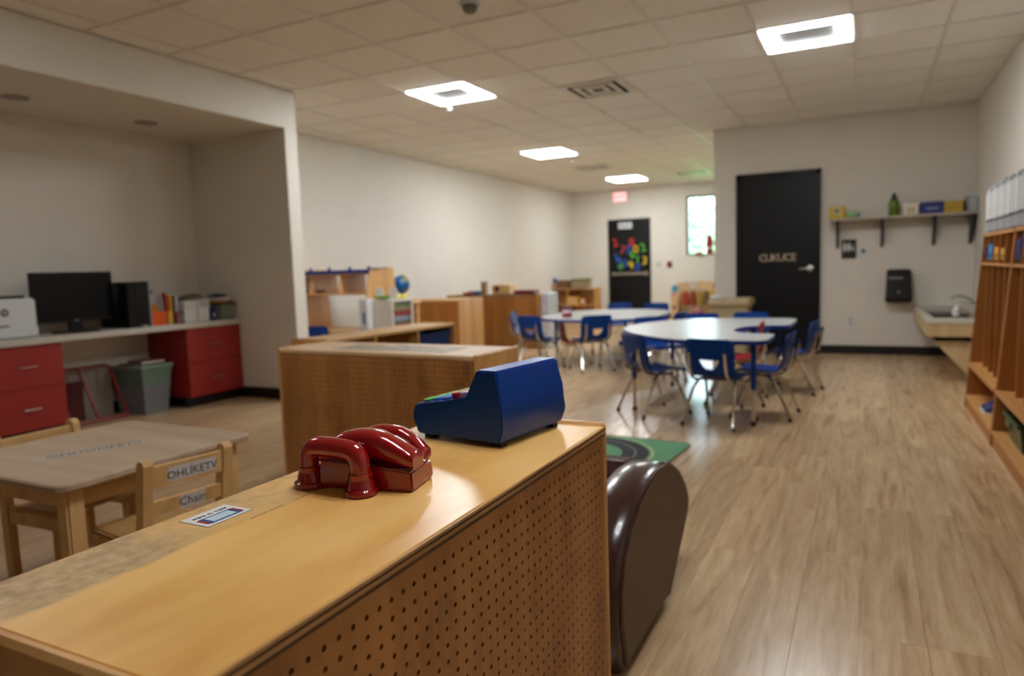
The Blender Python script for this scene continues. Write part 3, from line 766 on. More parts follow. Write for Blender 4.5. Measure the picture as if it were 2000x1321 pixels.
CH = [  # centre, facing direction, label, group
    ((-.907, 5.0), (.24, .97), 'blue plastic chair, back to the view, at the near side of the horseshoe table'),
    ((-1.435, 5.215), (.68, .73), 'blue plastic chair angled at the rounded left end of the horseshoe table'),
    ((-.655, 5.36), (-1, .07), 'blue plastic chair side-on at the near arm tip of the horseshoe table'),
    ((-.56, 6.44), (-.99, .13), 'blue plastic chair side-on at the far arm tip, in front of the washroom door'),
    ((-1.50, 7.15), (.05, -1), 'blue plastic chair behind the horseshoe table, in front of the dress-up stand'),
    ((-1.05, 7.32), (0, -1), 'blue plastic chair behind the horseshoe table, in front of the beige bin'),
    ((-1.80, 6.72), (.7, -.7), 'blue plastic chair between the horseshoe table and the far oval table'),
    ((-2.68, 7.22), (-.66, .75), 'blue plastic chair with its back to the view at the far oval table'),
    ((-3.27, 7.18), (.30, .95), 'blue plastic chair with bright back bolts at the left front of the oval table'),
    ((-3.66, 7.70), (.95, .3), 'blue plastic chair on the shelf side of the far oval table'),
    ((-1.95, 7.55), (-1, .15), 'blue plastic chair on the window side of the far oval table, seen edge-on'),
    ((-3.08, 9.35), (.1, -1), 'blue plastic chair beyond the far oval table, left one below the exit door'),
    ((-2.55, 9.2), (-.1, -1), 'blue plastic chair beyond the far oval table, right one below the exit door'),
]
c0 = None
for k, ((x, y), f, lb) in enumerate(CH):
    rot = math.atan2(f[1], f[0]) - PI2
    if c0 is None: c0 = make_chair('plastic_chair', lb, (x, y, 0), rot, 'blue plastic chairs')
    else: dup(c0, (x, y, 0), rot, lb, 'blue plastic chairs')
dup(c0, (-.93, 5.83, 0), math.atan2(-.06, -1)-PI2, 'red plastic chair in the notch of the horseshoe table', None, {BLUEP: REDP}, 1.07)
dup(c0, (-3.0, 7.50, 0), math.atan2(.15, 1)-PI2, 'small orange plastic chair tucked under the far oval table', None, {BLUEP: ORANGEP}, .80)
p = at(628, 629, 2, .61)
dup(c0, (-5.17, 5.66, 0), math.atan2(1, -.55)-PI2, 'blue plastic chair at the writing desk with the blue rail', None)

# ---------------------------------------------------------------- tables
def leg_set(T_, pts, z):
    for x, y in pts:
        lg = obj('leg', MB().tube([(x, y, .0), (x, y, .28)], .0135, 10), CHROME, T_, True)
        obj('leg_sleeve', MB().tube([(x, y, .25), (x, y, z-.03)], .0175, 10), BLUEP, lg, True)
        obj('foot_cap', MB().tube([(x, y, 0), (x, y, .03)], .018, 10), BLACKP, lg, True)
def slab(name_parent, pts, z, th=.03):
    inset = .004
    cx = sum(p[0] for p in pts)/len(pts); cy = sum(p[1] for p in pts)/len(pts)
    m = MB(); m.prism(pts, 2, z-th, z-.003); m.bm.normal_update(); bmesh.ops.triangulate(m.bm, faces=[f for f in m.bm.faces if len(f.verts) > 4], ngon_method='EAR_CLIP')
    e = obj('edge_band', m, BLUEE, name_parent)
    m2 = MB(); m2.prism(pts, 2, z-.0028, z); m2.bm.normal_update(); bmesh.ops.triangulate(m2.bm, faces=[f for f in m2.bm.faces if len(f.verts) > 4], ngon_method='EAR_CLIP')
    obj('tabletop', m2, GREYTOP, name_parent)
HZ = .60
HT = thing('horseshoe_table', 'grey horseshoe table with blue edge and an open notch', 'table', (-1.2, 5.85, 0))
pts = []
def arc_(cx, cy, rx, ry, a0, a1, n): return [(cx+rx*math.cos(math.radians(a0+(a1-a0)*k/n)), cy+ry*math.sin(math.radians(a0+(a1-a0)*k/n))) for k in range(n+1)]
pts += arc_(-1.17, 5.86, .68, 1.0, 90, 180, 14) + [(-1.835, 5.72), (-1.77, 5.56), (-1.67, 5.38), (-1.55, 5.22), (-1.43, 5.08), (-1.30, 4.96), (-1.16, 4.885), (-1.05, 4.865)]                    # rounded back, left
pts += [(-.9, 4.86)] + arc_(-.68, 4.98, .10, .12, -90, 0, 5)        # near arm
pts += arc_(-.66, 5.29, .08, .08, 0, 90, 4)
pts += [(-.72, 5.37)] + arc_(-.79, 5.72, .13, .30, -110, -250, 12)   # notch
pts += [(-.72, 6.08)] + arc_(-.63, 6.18, .08, .08, -90, 0, 4) + arc_(-.68, 6.74, .13, .13, 0, 90, 5) + [(-.9, 6.86)]
HP = [(x+1.2, y-5.85) for x, y in pts]
slab(HT, HP, HZ)
leg_set(HT, [(.52, -.87), (.50, .85), (-.40, -.6), (-.40, .6)], HZ)
p1 = .02
obj('floor_bar', MB().tube([(-.30, -.5, .03), (-.30, .5, .03)], .012, 8), STEEL, HT)
OV = thing('oval_table', 'grey oval table with blue edge farther back in the room', 'table', (-2.80, 8.12, 0))
OZ = .552
slab(OV, [(.72*math.copysign(abs(math.cos(a))**.85, math.cos(a)), .94*math.copysign(abs(math.sin(a))**.85, math.sin(a))) for a in [2*PI*k/48 for k in range(48)]], OZ)
leg_set(OV, [(.42, -.6), (-.42, -.6), (.42, .6), (-.42, .6)], OZ)
p = at(1098, 606, 2, OZ)
jr = thing('jar', 'red and white jar with dark lid on the far oval table', 'jar', (-3.12, 7.62, OZ))
obj('body', MB().lathe([(0, 0), (.055, 0), (.06, .01), (.06, .085), (.05, .1), (0, .1)], seg=18), mat('jar red', (140, 26, 40), .35), jr, True)
obj('label_band', MB().lathe([(.0605, .05), (.061, .05), (.061, .082), (.0605, .082)], seg=18), mat('jar white', (214, 196, 212), .4), jr, True)
obj('lid', MB().lathe([(0, .1), (.052, .1), (.054, .125), (0, .127)], seg=18), mat('jar lid', (40, 44, 60), .4), jr, True)

# ---------------------------------------------------------------- alcove office counter
XF = -5.30
def drawer_cab(label, y0, y1):
    K = thing('drawer_cabinet', label, 'cabinet', (XF, (y0+y1)/2, 0), 0, None)
    h = (y1-y0)/2
    obj('carcass', MB().box(-.515, -.02, -h, h, .09, .70), REDCAB, K)
    obj('plinth', MB().box(-.515, -.05, -h+.001, h-.001, 0, .089), BASEB, K)
    for z0, z1 in ((.092, .393), (.397, .698)):
        dr = obj('drawer', MB().box(-.0195, 0, -h+.002, h-.002, z0, z1, .0015), REDCAB, K)
        zz = (z0+z1)/2
        obj('drawer_pull', MB().tube([(0, -.055, zz), (.022, -.055, zz), (.024, -.048, zz), (.024, .048, zz), (.022, .055, zz), (0, .055, zz)], .005, 6), PULL, dr)
    return K
drawer_cab('red two-drawer cabinet under the counter at the printer end', 2.62, 3.125)
drawer_cab('red two-drawer cabinet under the counter against the alcove pillar', 4.19, 4.785)
one('worktop', MB().box(-.525, .025, -2.4, 1.785, .701, .748, .006), COUNTER, 'long grey laminate worktop across the alcove', 'worktop', (XF, 3.0, 0))
CZ = .748
# printer
pn = thing('printer', 'white laser printer standing on the alcove worktop', 'printer', (-5.55, 2.80, CZ))
obj('body', MB().box(-.2, .18, -.21, .21, 0, .285, .014, 2), WHITEP, pn, True)
obj('paper_tray', MB().box(.1801, .19, -.205, .205, .012, .075, .003), WHITEP, pn)
obj('control_panel', MB().box(-.02, .12, -.06, .17, .285, .305, .004), BLACKP, pn)
obj('badge', MB().lathe([(0, 0), (.028, 0), (.028, .002), (0, .002)], seg=20).xf(Matrix.Rotation(PI2, 4, 'Y')).xf(Matrix.Translation((.1805, -.005, .19))), mat('badge grey', (70, 74, 78), .4), pn)
bt = text_obj('lettering', 'hp', .038, WHITEP, pn, .0004); bt.rotation_euler = FACE_E; bt.location = (.1832, -.005, .193)
obj('output_slot', MB().box(.1801, .182, -.17, .02, .088, .1), mat('slot grey', (90, 94, 98), .5), pn)
# monitor
mo = thing('monitor', 'wide black computer monitor on the alcove worktop', 'monitor', (-5.5, 3.375, CZ))
obj('bezel', MB().box(-.045, .0, -.315, .315, .085, .468, .006), BLACKP, mo)
obj('screen', MB().box(.0001, .0015, -.298, .298, .105, .452), SCREEN, mo)
obj('logo', MB().box(.0001, .0016, -.012, .012, .089, .099), GREYP, mo)
obj('neck', MB().box(-.04, -.005, -.05, .05, .012, .086), BLACKP, mo)
obj('stand_foot', MB().prism([(.14*math.cos(a)-.02, .17*math.sin(a)) for a in [2*PI*k/24 for k in range(24)]], 2, 0, .013), BLACKP, mo)
# tower PC
pc = thing('computer_tower', 'black desktop computer tower with grey side beside the monitor', 'computer', (-5.52, 3.825, CZ))
obj('case', MB().box(-.22, .13, -.105, .105, .0, .378, .004), BLACKP, pc)
obj('silver_strip', MB().box(.1301, .15, .0885, .105, .0, .378, .003), GREYP, pc)
obj('front_bezel', MB().box(.1301, .15, -.105, .088, .0, .378, .006), BLACKP, pc)
obj('drive_panel', MB().box(.1501, .153, -.03, .08, .01, .37, .001), mat('tower gloss', (6, 6, 7), .2), pc)
obj('webcam_clip', MB().box(.12, .145, .1055, .125, .27, .3, .003), BLACKP, pc)
obj('mouse', MB().box(.16, .2, -.02, .03, 0, .02, .006), GREYP, pc)
# orange caddy with papers
oc = thing('orange_box', 'orange plastic box holding a brown envelope on the worktop', 'box', (-5.45, 4.012, CZ))
obj('tub', bin_mesh(.10, .15, .115, lip=.004), mat('orange plastic', (226, 88, 24), .4), oc)
obj('envelope', MB().prism([(-.075, .09), (.05, .09), (.075, .11), (.02, .185), (-.075, .175)], 0, -.02, -.012), mat('kraft envelope', (190, 116, 40), .6), oc)
obj('papers', MB().prism([(-.03, .1), (.12, .1), (.115, .26), (-.01, .24)], 0, -.045, -.035), mat('bluish paper', (168, 164, 172), .6), oc)
yb = thing('magazine_holder', 'yellow card holder with files between the orange and white boxes', 'holder', (-5.44, 4.135, CZ))
obj('holder', MB().box(-.1, .03, -.025, .025, 0, .11, .002), mat('yellow card', (206, 160, 60), .6), yb)
obj('file_red', MB().prism([(-.02, .10), (.0, .10), (-.022, .275), (-.038, .275)], 0, -.02, .02), mat('file red', (170, 44, 28), .5), yb)
rc = thing('red_case', 'dark red case with a grey photo standing on the worktop', 'case', (-5.43, 4.215, CZ))
obj('case', MB().box(-.1, .03, -.04, .05, 0, .10, .004), mat('dark red card', (120, 26, 24), .5), rc)
obj('photo', MB().box(.0301, .032, -.02, .045, .012, .085), mat('photo grey', (120, 108, 104), .4, var=.4, scale=60), rc)
for k, (yy, hh, col, nm, lb) in enumerate([(4.175, .255, (204, 156, 40), 'yellow file', 'yellow file folder standing behind the red case'), (4.205, .25, (48, 30, 24), 'brown file', 'dark brown file folder standing beside the yellow one'), (4.23, .235, (196, 190, 204), 'pale file', 'pale paper folder standing beside the white boxes')]):
    f_ = thing('file_folder', lb, 'folder', (-5.50, yy, CZ), 0, 'files standing on the worktop')
    obj('cover', MB().box(-.10, .055, -.011, .011, 0, hh, .002), mat(nm, col, .5), f_); obj('sheets', MB().box(-.095, .05, -.008, .008, hh-.0001, hh+.006), PAPER, f_)
for k, (yy, xx, w, h_, lb) in enumerate([(4.335, -5.45, .065, .195, 'white file box on the worktop beside the red case'), (4.465, -5.44, .06, .2, 'white file box with printed side on the worktop')]):
    wb = thing('file_box', lb, 'box', (xx, yy, CZ), 0, 'white file boxes on the worktop')
    obj('box', MB().box(-.14, .05, -w, w, 0, h_*.62, .003), PAPER, wb); obj('lid', MB().box(-.145, .055, -w-.004, w+.004, h_*.62+.0002, h_, .003), WHITEP, wb)
    if k: 
        m = MB()
        for q in range(5): m.box(.0551, .056, -.045, .05, h_*.68+q*.011, h_*.68+q*.011+.004)
        obj('printed_lines', m, mat('grey print', (110, 110, 120)), wb)
bk_ = thing('cloth_bag', 'olive cloth bundle lying on top of the white file boxes', 'bag', (-5.48, 4.40, CZ+.2))
obj('bundle', MB().poly([[(.11*s*math.cos(a), .13*s*math.sin(a)*(1+.1*math.sin(3*a)), z) for a in [2*PI*k/14 for k in range(14)]] for s, z in ((.9, 0), (1, .012), (.8, .03), (.3, .045))]), mat('olive cloth', (120, 110, 84), .8), bk_, True)
obj('strap', MB().tube([(.05, -.14, .0), (.06, -.1, .03), (.06, 0, .048), (.05, .08, .03)], .006, 6), INK, bk_)
nb = thing('ring_binder', 'navy blue binder with a white spine mark on the worktop', 'binder', (-5.44, 4.575, CZ))
obj('cover', MB().box(-.2, .04, -.03, .03, 0, .12, .003), mat('navy card', (14, 26, 90), .4), nb); obj('spine_mark', MB().box(.0401, .041, 0, .022, .03, .07), WHITEP, nb)
gb = thing('storage_tub', 'clear grey storage tub with black lid at the end of the worktop', 'tub', (-5.47, 4.69, CZ))
obj('tub', bin_mesh(.3, .155, .14, taper=.94, lip=.002), mat('smoky plastic', (118, 122, 114), .35), gb)
obj('lid', MB().box(-.157, .157, -.085, .085, .1402, .155, .003), BLACKP, gb)
obj('sticker', MB().box(.147, .1486, .02, .07, .08, .12), mat('tan sticker', (170, 150, 90), .5), gb)
for k, (z_, h_, col, lb) in enumerate([(.156, .022, (176, 112, 40), 'orange folder lying on the storage tub'), (.179, .03, (196, 186, 190), 'stack of papers on the orange folder'), (.21, .028, (16, 28, 70), 'navy pouch on top of the paper stack')]):
    o = thing('stacked_item', lb, 'papers' if k == 1 else ('folder' if k == 0 else 'pouch'), (-5.46, 4.685, CZ+z_), .1*k, None); o.name = ['document_folder', 'paper_stack', 'fabric_pouch'][k]
    if k < 2: obj('sheets', MB().box(-.12, .11, -.085+.01*k, .08-.01*k, 0, h_, .003), mat('stack %d' % k, col, .6), o)
    else: obj('pouch_body', MB().poly([[(.1*s*math.cos(a), .075*s*math.sin(a), z) for a in [2*PI*q/14 for q in range(14)]] for s, z in ((.95, 0), (1, .008), (.7, .024), (.2, .034))]), mat('stack 2', col, .6), o, True)
    if k == 1: obj('white_card', MB().box(.1101, .112, -.02, .04, .002, .028), WHITEP, o)
# under the counter
ht = thing('hand_truck', 'red tubular hand truck frame leaning under the counter', 'hand truck', (-5.50, 3.50, 0))
RT = mat('red tube', (128, 14, 20), .35)
lean = lambda y, z: (-.02-.33*z, y-.12*z, z)
m = MB(); fr_ = [lean(-.22, .012), lean(-.22, .42), lean(-.20, .445), lean(.22, .445), lean(.25, .42), lean(.25, .012)]
obj('tube_frame', m.tube(fr_, .0125, 8), RT, ht, True)
obj('cross_bar', MB().tube([lean(-.22, .02), lean(.25, .02)], .0125, 8), RT, ht)
obj('upright_bar', MB().tube([lean(.0, .445), lean(.0, .02)], .012, 8), RT, ht)
wbd = thing('backing_board', 'pale board leaning on the wall behind the hand truck', 'board', (-5.76, 3.48, 0))
obj('panel', MB().box(-.02, 0, -.3, .3, .0, .43, .002), mat('pale board', (150, 142, 134), .6), wbd)
obj('red_sheet', MB().box(.0001, .004, -.3, .05, .0, .33), mat('maroon sheet', (84, 16, 18), .6), wbd)
gt = thing('storage_tote', 'grey storage tote on the floor under the counter', 'tote', (-5.60, 3.95, 0), .08)
obj('tub', bin_mesh(.34, .27, .235, taper=.88, lip=.006), mat('grey tote', (112, 114, 120), .4), gt)
gt2 = thing('storage_tote', 'grey green lidded tote stacked on the grey one', 'tote', (-5.60, 3.95, .2352), .08)
obj('tub', bin_mesh(.37, .30, .15, taper=.93, lip=.004), mat('sage tote', (98, 116, 104), .4), gt2)
obj('lid', MB().box(-.2, .2, -.165, .165, .1503, .178, .006), mat('sage lid', (122, 140, 126), .4), gt2)
for k, (dx, dy, r_, col, lb) in enumerate([(-.02, .0, .2, (150, 140, 132), 'grey magazine lying on the lidded tote'), (.03, .03, -.15, (130, 84, 70), 'brown booklet on top of the grey magazine')]):
    o = thing('magazine', lb, 'magazine', (-5.60+dx, 3.95+dy, .2352+.1785+.0165*k), r_); obj('cover', MB().box(-.12, .12, -.1, .1, 0, .016, .002), mat('magazine %d' % k, col, .4, var=.2), o); obj('pages', MB().box(-.116, .1215, -.097, .097, .003, .013), PAPER, o)

# ---------------------------------------------------------------- writing desk unit by the left wall
WD = thing('writing_desk', 'maple trapezoid-ended desk with upper cubbies and a blue top rail', 'desk', (-5.3, 6.27, 0))
def trap(b0, b1, t0, t1, H): return [(b0, 0), (b1, 0), (t1, H), (t0, H)]
tp = trap(-.42, .42, -.115, .30, 1.195)
for x0 in (-.515, .482): obj('end_panel', MB().prism(tp, 0, x0, x0+.019), MAPLE_Z, WD)
obj('cubby_floor', MB().box(-.495, .481, -.19, .30, .905, .922), MAPLE_X, WD)
obj('cubby_top', MB().box(-.495, .481, -.118, .29, 1.118, 1.136), MAPLE_X, WD)
for x0 in (-.33, .09): obj('divider', MB().prism([(-.185, .9221), (.29, .9221), (.29, 1.1179), (-.135, 1.1179)], 0, x0, x0+.019), MAPLE_Z, WD)
obj('desk_surface', MB().box(-.495, .481, -.30, .33, .50, .519), MAPLE_X, WD)
rl = obj('rail', MB().box(-.53, .50, -.15, -.125, 1.136, 1.18, .004), mat('navy rail', (14, 40, 122), .35), WD)
m = MB()
obj('rail_return', MB().tube([(.50, -.12, 1.185), (.56, .12, 1.19)], .007, 6), MATS['navy rail'], rl)
for x_ in (-.32, -.05, .24, .5): obj('rail_knob', MB().lathe([(0, 0), (.018, 0), (.016, .012), (.02, .02), (.012, .032), (0, .034)], (x_, -.137, 1.18), 10), MATS['navy rail'], rl, True)
one('folded_cloth', MB().box(-.11, .07, -.06, .1, 0, .05, .012, 2), mat('brown cloth', (96, 74, 60), .9), 'brown folded cloth in the left cubby of the writing desk', 'cloth', (-5.67, 6.25, .9225))
# white cube shelf, toys and globe in front
WC = thing('cube_shelf', 'white cube shelf with books in front of the writing desk', 'shelf', (-4.54, 6.19, 0), math.radians(0))
WHITEL = mat('white melamine', (212, 206, 198), .45)
t = .022; X0, X1, Yc0, Yc1, Hh = -.12, .12, -.19, .19, .85
obj('side_panel', MB().box(X0, X1, Yc0, Yc0+t, 0, Hh), WHITEL, WC); obj('side_panel', MB().box(X0, X1, Yc1-t, Yc1, 0, Hh), WHITEL, WC)
obj('top', MB().box(X0, X1+.004, Yc0+t, Yc1-t, Hh-t, Hh), WHITEL, WC); obj('shelf', MB().box(X0, X1, Yc0+t, Yc1-t, .42, .42+t), WHITEL, WC)
obj('base', MB().box(X0, X1, Yc0+t, Yc1-t, .02, .02+t), WHITEL, WC); obj('back', MB().box(X0, X0+.008, Yc0+t, Yc1-t, .043, Hh-t), WHITEL, WC)
cols = [(150, 40, 44), (96, 112, 128), (150, 70, 66), (92, 92, 72), (120, 134, 150), (128, 40, 46), (128, 118, 80), (84, 98, 64)]
nm_ = ['red', 'slate', 'rose', 'olive', 'pale blue', 'crimson', 'tan', 'moss']
zz = .4421
for k, c in enumerate(cols):
    h_ = .036 + .012*(k % 3)
    b = thing('picture_book', f'{nm_[k]} picture book in the stack in the white cube shelf', 'book', (-4.54+.02, 6.19, zz), .03*((k*7) % 5-2), 'books stacked in the white cube shelf')
    obj('cover', MB().box(-.09, .09, -.155+.008*(k % 2), .155, 0, h_, .001), mat('book '+nm_[k], c, .4), b); obj('pages', MB().box(-.088, .085, -.1565+.008*(k % 2), .15, .004, h_-.004), PAPER, b)
    zz += h_+.0004
wbx = thing('white_carton', 'white carton with a blue mark beside the white cube shelf', 'carton', (-4.735, 5.96, 0))
obj('carton', MB().box(-.05, .06, -.05, .07, .0, .865, .006), WHITEP, wbx); obj('blue_mark', MB().box(.0, .03, -.0512, -.0501, .60, .73, .0), mat('blue print', (24, 88, 170)), wbx)
for dx, lb in ((-.095, 'white paper leaf cut-out standing left behind the toy food'), (.085, 'white paper leaf cut-out standing behind the yellow toy food')):
    one('paper_cutout', MB().prism([(-.045, 0), (.045, 0), (.055, .09), (.03, .125), (-.02, .13), (-.05, .1)], 1, -.003, .003), PAPER, lb, 'cut-out', (-4.54+dx, 6.08, .8502), 0, 'white paper cut-outs')
for k, (dx, dy, L_, col, nm2, lb) in enumerate([(-.13, -.05, .07, (120, 140, 50), 'toy_snake', 'olive green toy snake on the white cube shelf'), (-.05, -.03, .055, (70, 130, 50), 'toy_cucumber', 'dark green toy cucumber on the white cube shelf'), (.03, -.02, .05, (150, 200, 60), 'toy_pepper', 'lime toy pepper on the white cube shelf'), (.105, -.03, .055, (226, 214, 40), 'toy_banana', 'yellow toy banana on the white cube shelf'), (.16, .05, .05, (220, 220, 70), 'toy_lemon', 'pale yellow toy lemon at the end of the white cube shelf')]):
    arc2 = [(L_*(-1+2*i/8), .012*math.sin(PI*i/8), .022+.012*abs(-1+2*i/8)**2) for i in range(9)]
    o = thing(nm2, lb, 'toy', (-4.54+(-.08, -.02, .03, .06, .08)[k], 6.19+(-.14, -.13, -.10, -.02, .10)[k], .8502), .3*k); obj('body', MB().tube(arc2, [.006+.016*math.sin(PI*(i+.6)/9.2) for i in range(9)], 10), mat('toy food %d' % k, col, .4), o, True)
    obj('stem', MB().tube([arc2[-1], (arc2[-1][0]+.012, arc2[-1][1], arc2[-1][2]+.012)], .004, 6), mat('stem green', (60, 84, 30)), o)
gl = thing('globe', 'blue desk globe on a stand behind the white cube shelf', 'globe', (-4.83, 6.75, .80))
def globe_mat():
    m, nt, b = nodes('globe print'); f, _ = noise(nt, 9, (1, 1, 1), 4)
    nt.links.new(ramp(nt, f, [(.5, lin((20, 90, 160))), (.56, lin((120, 140, 70))), (.66, lin((190, 170, 90)))]), b.inputs['Base Color']); b.inputs['Roughness'].default_value = .25; return m
sph = [(.105*math.sin(PI*k/14), .195-.105*math.cos(PI*k/14)) for k in range(15)]
obj('ball', MB().lathe(sph, (0, 0, 0), 28), globe_mat(), gl, True)
obj('meridian', MB().tube([(.112*math.sin(a), 0, .195-.112*math.cos(a)) for a in [PI*k/14 for k in range(15)]], .005, 6), STEEL, gl, True)
obj('stand', MB().lathe([(0, 0), (.075, 0), (.07, .012), (.015, .02), (.012, .08), (0, .086)], seg=18), BLACKP, gl, True)
one('globe_stool', MB().box(-.15, .15, -.15, .15, .79, .82, .004).box(-.13, -.1, -.13, -.1, 0, .79).box(.1, .13, -.13, -.1, 0, .79).box(-.13, -.1, .1, .13, 0, .79).box(.1, .13, .1, .13, 0, .79), MAPLE_X, 'narrow maple stand under the globe, mostly hidden', 'stand', (-4.83, 6.78, -.02))

# ---------------------------------------------------------------- shelf units farther back
shelf_unit('toy_shelf', 'maple shelf with its plain back to the view, left of the far block shelf', (-5.80, 7.68, 0), 0, 1.19, .62, .765, back='dark', topmat=MAPLE_X)
BS = shelf_unit('toy_shelf', 'brown-backed maple shelf with wooden toys on top beside the far tables', (-5.66, 9.05, 0), 0, 1.52, .42, .765, back='dark', topmat=wood('dark top', (92, 60, 30), (120, 84, 46), 0, 8, .4))
def toy_at(px, y, z=.772): p = at(px, 577, 1, y); return (p.x, y, z)
x1 = toy_at(919, 9.25); one('toy_tray', MB().lathe([(0, 0), (.10, 0), (.13, .035), (.12, .035), (.09, .008), (0, .008)], seg=16), mat('toy orange', (196, 96, 50), .5), 'orange toy tray on the brown-backed shelf', 'toy', x1, 0, None, True)
x1 = toy_at(932, 9.25); one('toy_boat', MB().poly([[(-.10, -.045, .0), (.08, -.045, 0), (.11, 0, 0), (.08, .045, 0), (-.10, .045, 0)], [(-.12, -.055, .05), (.09, -.055, .05), (.135, 0, .05), (.09, .055, .05), (-.12, .055, .05)]]), mat('toy boat blue', (24, 74, 160), .4), 'blue toy boat on the brown-backed shelf', 'toy', x1)
x1 = toy_at(947, 9.25); bl = thing('wooden_block', 'tall upright wooden block on the brown-backed shelf', 'block', x1); obj('block', MB().box(-.04, .04, -.04, .04, 0, .17, .004), mat('grey wood', (150, 116, 84), .6), bl); obj('cap', MB().box(-.042, .042, -.042, .042, .1701, .185, .003), mat('dark cap', (110, 70, 56), .6), bl)
x1 = toy_at(985, 9.25); tb2 = thing('wooden_toy_box', 'pale wooden box with a round dark hole on the brown-backed shelf', 'toy box', x1); obj('box', MB().box(-.15, .14, -.10, .10, 0, .14, .004), BEECHX, tb2)
obj('round_hole', MB().lathe([(0, 0), (.042, 0), (.042, .003), (0, .003)], seg=18).xf(Matrix.Rotation(PI2, 4, 'X')).xf(Matrix.Translation((-.07, -.1002, .08))), mat('hole brown', (70, 24, 16), .7), tb2)
x1 = toy_at(1030, 9.2); one('red_tray', MB().box(-.16, .16, -.1, .1, 0, .012, .003).box(-.16, -.15, -.1, .1, .012, .05).box(.15, .16, -.1, .1, .012, .05).box(-.15, .15, -.1, -.09, .012, .05).box(-.15, .15, .09, .1, .012, .05), mat('maroon tray', (120, 18, 22), .4), 'maroon tray at the right end of the brown-backed shelf', 'tray', (x1[0]-.03, x1[1]+.04, x1[2]))
WR = thing('paper_rack', 'white wire rack of papers at the end of the brown-backed shelf', 'rack', (-4.06, 9.27, 0))
obj('rack_frame', MB().box(-.05, .05, -.18, .18, .0, .78, .006), WHITEP, WR)
for k in range(4): obj('pocket', MB().box(-.045, .045, -.19, -.1801, .1+.17*k, .21+.17*k), mat('pale lilac paper', (196, 190, 204), .6), WR)
# far open shelf with toys
CS = shelf_unit('toy_shelf', 'open maple shelf of toys against the far wall beside the exit door', (-4.90, 13.85, 0), PI, 1.2, .38, .70, back='plain', dividers=1, midshelf=True, topmat=MAPLE_X)
YC = 13.58
def far_toy(name, lb, cat, px, z, m, mt): 
    p = at(px, 570, 1, YC); o = thing(name, lb, cat, (p.x, YC, z)); obj('body', m, mt, o, False); return o
o = far_toy('toy_bin', 'blue bin on a tan box on top of the far toy shelf', 'bin', 1077, .814, bin_mesh(.2, .16, .10), mat('bright blue bin', (22, 88, 176), .4)); obj('contents', MB().box(-.08, .1, -.06, .06, .06, .12, .02), mat('pale blue stuff', (140, 160, 190), .5), o)
o = far_toy('flat_box', 'tan flat game box under the blue bin on the far toy shelf', 'box', 1072, .7065, MB().box(-.18, .22, -.12, .12, 0, .1, .004), CARD); obj('lid', MB().box(-.185, .225, -.125, .125, .1001, .1072, .002), mat('pale lid', (190, 172, 140), .6), o)
o = far_toy('wicker_basket', 'brown wicker basket in the middle of the far toy shelf top', 'basket', 1102, .7065, bin_mesh(.26, .22, .16), mat('wicker', (124, 90, 64), .8, var=.3, scale=60, bump=.5)); obj('rim', MB().box(-.145, .145, -.125, -.112, .15, .168), mat('wicker rim', (100, 68, 48), .8), o)
o = far_toy('lidded_box', 'tan box with a green lid at the right of the far toy shelf top', 'box', 1136, .7065, MB().box(-.17, .17, -.13, .13, 0, .15, .004), mat('tan box', (150, 132, 100), .6)); obj('lid', MB().box(-.18, .18, -.14, .14, .1502, .19, .004), mat('green lid', (104, 112, 60), .6), o)
o = far_toy('yellow_box', 'yellow picture box on the right middle shelf of the far toy shelf', 'box', 1121, .37, MB().box(-.13, .12, -.1, .1, 0, .16, .003), mat('yellow box', (214, 172, 60), .5)); obj('picture', MB().box(-.06, .06, -.1015, -.1001, .03, .13), mat('pink picture', (206, 160, 150), .5, var=.3, scale=50), o)
o = far_toy('small_box', 'small orange box beside the yellow picture box', 'box', 1141, .37, MB().box(-.07, .05, -.09, .09, 0, .13, .003), mat('orange box', (196, 128, 70), .5)); obj('picture', MB().box(-.04, .02, -.0915, -.0901, .03, .1), PAPER, o)
o = far_toy('toy_figure', 'grey toy with a navy top in the left bay of the far toy shelf', 'toy', 1079, .37, MB().lathe([(0, 0), (.07, 0), (.075, .05), (.05, .1), (.03, .12), (0, .13)], seg=14), mat('grey toy', (140, 128, 134), .5)); obj('navy_top', MB().lathe([(0, .13), (.045, .14), (.05, .2), (0, .23)], seg=14), mat('navy toy', (34, 48, 84), .5), o, True)

# round rug far left
fr = thing('far_rug', 'small round pale blue and green rug in front of the brown-backed shelf', 'rug', (-4.75, 9.0-.02, 0))
fr.location = (-4.58, 8.675, 0); fr.scale = (.6, .6, 1)
obj('pile', MB().lathe([(0, 0), (.0, .006), (.3, .006), (.58, .006), (.6, 0)], seg=32), mat('sky blue rug', (96, 140, 176), .9, var=.15), fr)
obj('green_ring', ring_strip((0, 0), .42, .58, 0, 2*PI, .0066), mat('lime rug', (140, 150, 84), .9), fr)

# ---------------------------------------------------------------- dress-up stand by the window, bin by the block
DU = thing('dress_up_stand', 'pale wooden dress-up stand with sticker flowers near the window', 'stand', (-2.92, 13.5, 0))
m = MB(); out = [(-.44, 0), (-.44, .62), (-.40, .70), (-.30, .77), (.30, .80), (.42, .76), (.46, .70), (.46, 0)]
inn = [(-.31, 0), (-.31, .50), (-.28, .58), (-.22, .63), (.22, .64), (.28, .60), (.31, .52), (.31, 0)]
bm = m.bm
for a_, b_, c_, d_ in zip(out, out[1:], inn[1:], inn):
    q = [a_, b_, c_, d_]; m.prism(q, 1, -.012, .012)
obj('arch_panel', m, wood('pale birch panel', (196, 158, 112), (220, 186, 142), 2, 8, .5), DU)
obj('rod', MB().tube([(-.31, .15, .62), (.31, .15, .62)], .012, 8), STEEL, DU)
obj('rear_panel', MB().box(-.44, .46, .29, .302, 0, .62), MATS['pale birch panel'], DU)
